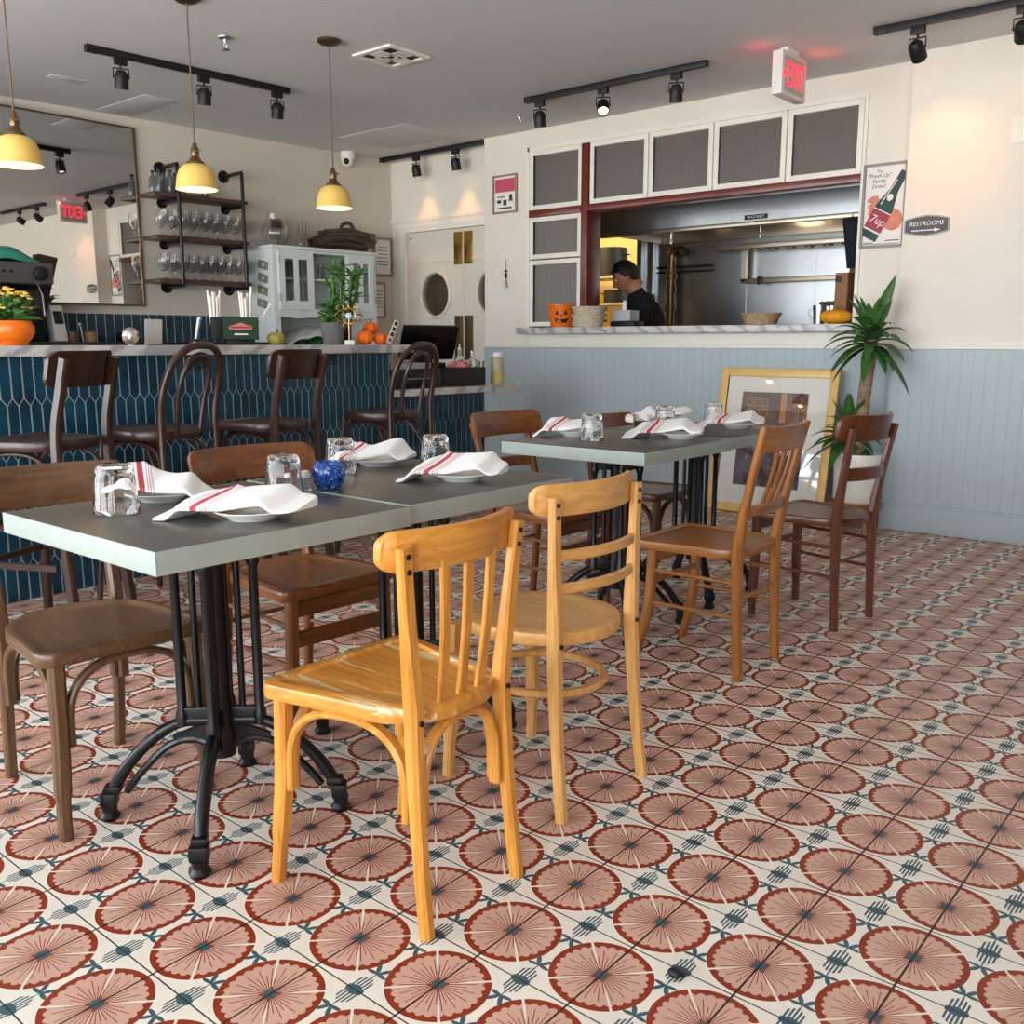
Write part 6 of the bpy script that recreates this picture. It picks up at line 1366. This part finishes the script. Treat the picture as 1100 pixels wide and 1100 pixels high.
h = MB(); h.ball((0, 0, 0), (.098, .076, .118), 28, 20)
for v in h.b.verts:                                                           # model the face: +x is the front
    x, y, z = v.co
    if x > 0:
        v.co.x += .014 * math.exp(-((z + .085) / .028) ** 2 - (y / .035) ** 2)         # chin
        v.co.x -= .010 * math.exp(-((z - .012) / .016) ** 2) * math.exp(-((abs(y) - .032) / .018) ** 2)   # eye sockets
        v.co.x += .008 * math.exp(-((z - .036) / .014) ** 2 - (y / .05) ** 2)          # brow
        v.co.x += .006 * math.exp(-((z + .055) / .012) ** 2 - (y / .026) ** 2)         # lips
    if z < -.03: v.co.y *= 1 - .28 * min(1, (-.03 - z) / .08)
h.tube([(.092, 0, .022), (.108, 0, -.004), (.120, 0, -.026), (.100, 0, -.036)], [.009, .011, .014, .009], 10)      # nose
for s in (-1, 1):
    h.ball((-.005, s * .077, -.008), (.020, .010, .032), 12, 8); h.ball((.0, s * .083, -.008), (.012, .008, .022), 10, 8)
h.tube([(-.025, 0, -.05), (-.055, 0, -.13)], [.056, .056], 14)                                                       # throat into the neck
base.merge(h.b, HM)
for s in (-1, 1):                                                             # hands on the work, fingers curled down
    w = Vector((.43, s * .10, 1.09)); d = Vector((.9, -s * .3, -.25)).normalized(); sd = d.cross(Vector((0, 0, 1))).normalized()
    base.ball(w + d * .045, (.048, .040, .020), 12, 8)
    for i, L in enumerate((.062, .074, .068, .052)):
        b0 = w + d * .078 + sd * (.024 - .016 * i); b1 = b0 + d * L * .5 + Vector((0, 0, -.006)); b2_ = b1 + d * L * .3 + Vector((0, 0, -.022)); b3 = b2_ + d * .006 + Vector((0, 0, -.018))
        base.tube([w + d * .03 + sd * (.020 - .013 * i), b0, b1, b2_, b3], [.010, .0095, .009, .0085, .007], 8)
    t0 = w + d * .02 - sd * s * .03; base.tube([w + d * .015 - sd * s * .012, t0 + d * .015, t0 + d * .045 + Vector((0, 0, -.012)), t0 + d * .062 + Vector((0, 0, -.026))], [.012, .011, .010, .008], 8)
me = remesh(base, .0085); body = bpy.data.objects.new('body', me); me.materials.clear(); me.materials.append(M['skin']); COL.objects.link(body); body.parent = ck
for s in (-1, 1):
    e = MB().ball((.079, s * .031, .012), (.012, .013, .009), 12, 8, HM).done('eye', M['china'], ck)
    MB().ball((.0875, s * .031, .009), (.0045, .0055, .0055), 8, 6, HM).done('iris', M['gloss_black'], e)
    MB().tube([HM @ Vector(p) for p in ((.094, s * .014, .034), (.091, s * .032, .040), (.078, s * .05, .034))], [.004, .005, .003], 6).done('eyebrow', M['hair'], ck)
MB().tube([HM @ Vector(p) for p in ((.090, .024, -.058), (.100, 0, -.056), (.090, -.024, -.058))], .0035, 6).done('mouth', mat('lips', rgb(150, 84, 76), .5), ck)
hr = MB(); hr.ball((-.008, 0, .010), (.108, .086, .122), 56, 44)              # short hair cap cut back from the face and neck
def hairline(x):
    K = [(-.13, -.075), (-.04, -.060), (-.01, -.030), (.02, .005), (.035, .030), (.06, .062), (.13, .075)]
    for (xa, za), (xb, zb) in zip(K, K[1:]):
        if x <= xb: return za + (zb - za) * (x - xa) / (xb - xa)
    return .075
dl = [v for v in hr.b.verts if v.co.z < hairline(v.co.x)]
bmesh.ops.delete(hr.b, geom=dl, context='VERTS'); rn = random.Random(1)
for v in hr.b.verts: v.co *= 1 + rn.uniform(-.012, .02)
hr.b.transform(HM); hr.done('hair', M['hair'], ck, angle=80, solid=.008)
def cloth(name, mb, m, vox):
    me = remesh(mb, vox); o = bpy.data.objects.new(name, me); me.materials.clear(); me.materials.append(m); COL.objects.link(o); o.parent = ck
b_ = MB(); limb(b_, [(0, 0, .95), (.02, 0, 1.10), (.06, 0, 1.25), (.10, 0, 1.36), (.13, 0, 1.445)], [.155, .148, .152, .145, .085]); limb(b_, [(.10, 0, 1.40), (.133, 0, 1.468)], [.10, .074])
for s in (-1, 1):
    limb(b_, [(.02, s * .06, 1.0), (.06, s * .07, 1.22), (.09, s * .075, 1.34)], [.12, .12, .11]); limb(b_, [(.09, s * .08, 1.40), (.092, s * .175, 1.395), (.125, s * .203, 1.26)], [.085, .084, .074])
cloth('t_shirt', b_, M['shirt'], .010)
b_ = MB(); limb(b_, [(0, 0, .97), (0, 0, .88)], [.145, .14])
for s in (-1, 1): limb(b_, [(0, s * .085, .90), (.015, s * .105, .70), (.03, s * .112, .48), (0, s * .118, .10)], [.112, .098, .078, .066])
cloth('trousers', b_, M['trouser'], .012)
for s in (-1, 1): MB().ball((.06, s * .125, .045), (.145, .052, .045), 16, 10).done('shoe', M['black'], ck)
# ---------------------------------------------------------------- daylight and lamps
w = bpy.data.worlds.new('sky'); SC.world = w; w.use_nodes = True; nt = w.node_tree; bg = nt.nodes['Background']
tc = nt.nodes.new('ShaderNodeTexCoord'); sp = nt.nodes.new('ShaderNodeSeparateXYZ'); nt.links.new(tc.outputs['Generated'], sp.inputs[0])
r = nt.nodes.new('ShaderNodeValToRGB'); e = r.color_ramp.elements
e[0].position = .46; e[0].color = (.92, .92, .90, 1); e[1].position = .54; e[1].color = (.82, .92, 1, 1)
mr = nt.nodes.new('ShaderNodeMapRange'); mr.inputs[1].default_value = -1; mr.inputs[2].default_value = 1; nt.links.new(sp.outputs[2], mr.inputs[0]); nt.links.new(mr.outputs[0], r.inputs[0])
nt.links.new(r.outputs[0], bg.inputs[0]); bg.inputs[1].default_value = 13.0
for i, (a, b) in enumerate(wins):
    li = bpy.data.lights.new('portal', 'AREA'); li.shape = 'RECTANGLE'; li.size = b - a; li.size_y = 2.15; li.cycles.is_portal = True
    o = bpy.data.objects.new('window_portal', li); COL.objects.link(o); o.location = ((a + b) / 2, SY - .15, 1.425); o.rotation_euler = (R(90), 0, 0)
def lamp(kind, loc, e, col, size=.1, name='lamp'):
    li = bpy.data.lights.new(name, kind); li.energy = e; li.color = col
    if kind == 'POINT': li.shadow_soft_size = size
    else: li.size = size
    o = bpy.data.objects.new(name, li); COL.objects.link(o); o.location = loc; return o
lamp('POINT', (-6.3, 7.9, 2.5), 70, (1, .78, .42), .12, 'pantry_bulb')
lamp('POINT', (-5.6, 6.9, 2.5), .35, (1, .9, .75), .1, 'passage_fill')  # added unseen fill, lightens the passage behind the door portholes
lamp('POINT', (-3.4, 7.15, 2.22), 18, (1, .80, .56), .08, 'hood_bulb'); lamp('POINT', (-2.5, 7.15, 2.22), 14, (1, .85, .65), .08, 'hood_bulb')
lamp('POINT', (-4.3, 7.1, 2.22), 3, (1, .80, .56), .08, 'hood_bulb')
cam = bpy.data.cameras.new('camera'); co = bpy.data.objects.new('camera', cam); COL.objects.link(co)
cam.sensor_width = 36; cam.sensor_fit = 'HORIZONTAL'; cam.lens = 36 * 1024 / 1100
co.location = (0, 0, 1.1); co.rotation_euler = (R(90) - math.atan(182 / 1024), 0, R(40)); cam.clip_start = .02
SC.camera = co
vs = SC.view_settings; vs.view_transform = 'Standard'; vs.look = 'None'; vs.exposure = -0.07; vs.gamma = 1.0; vs.use_curve_mapping = False
SC.cycles.max_bounces = 10; SC.cycles.diffuse_bounces = 5; SC.cycles.glossy_bounces = 5; SC.cycles.transmission_bounces = 10; SC.cycles.transparent_max_bounces = 8
SC.cycles.caustics_reflective = False; SC.cycles.caustics_refractive = False; SC.cycles.sample_clamp_indirect = 6
SC.cycles.use_denoising = True
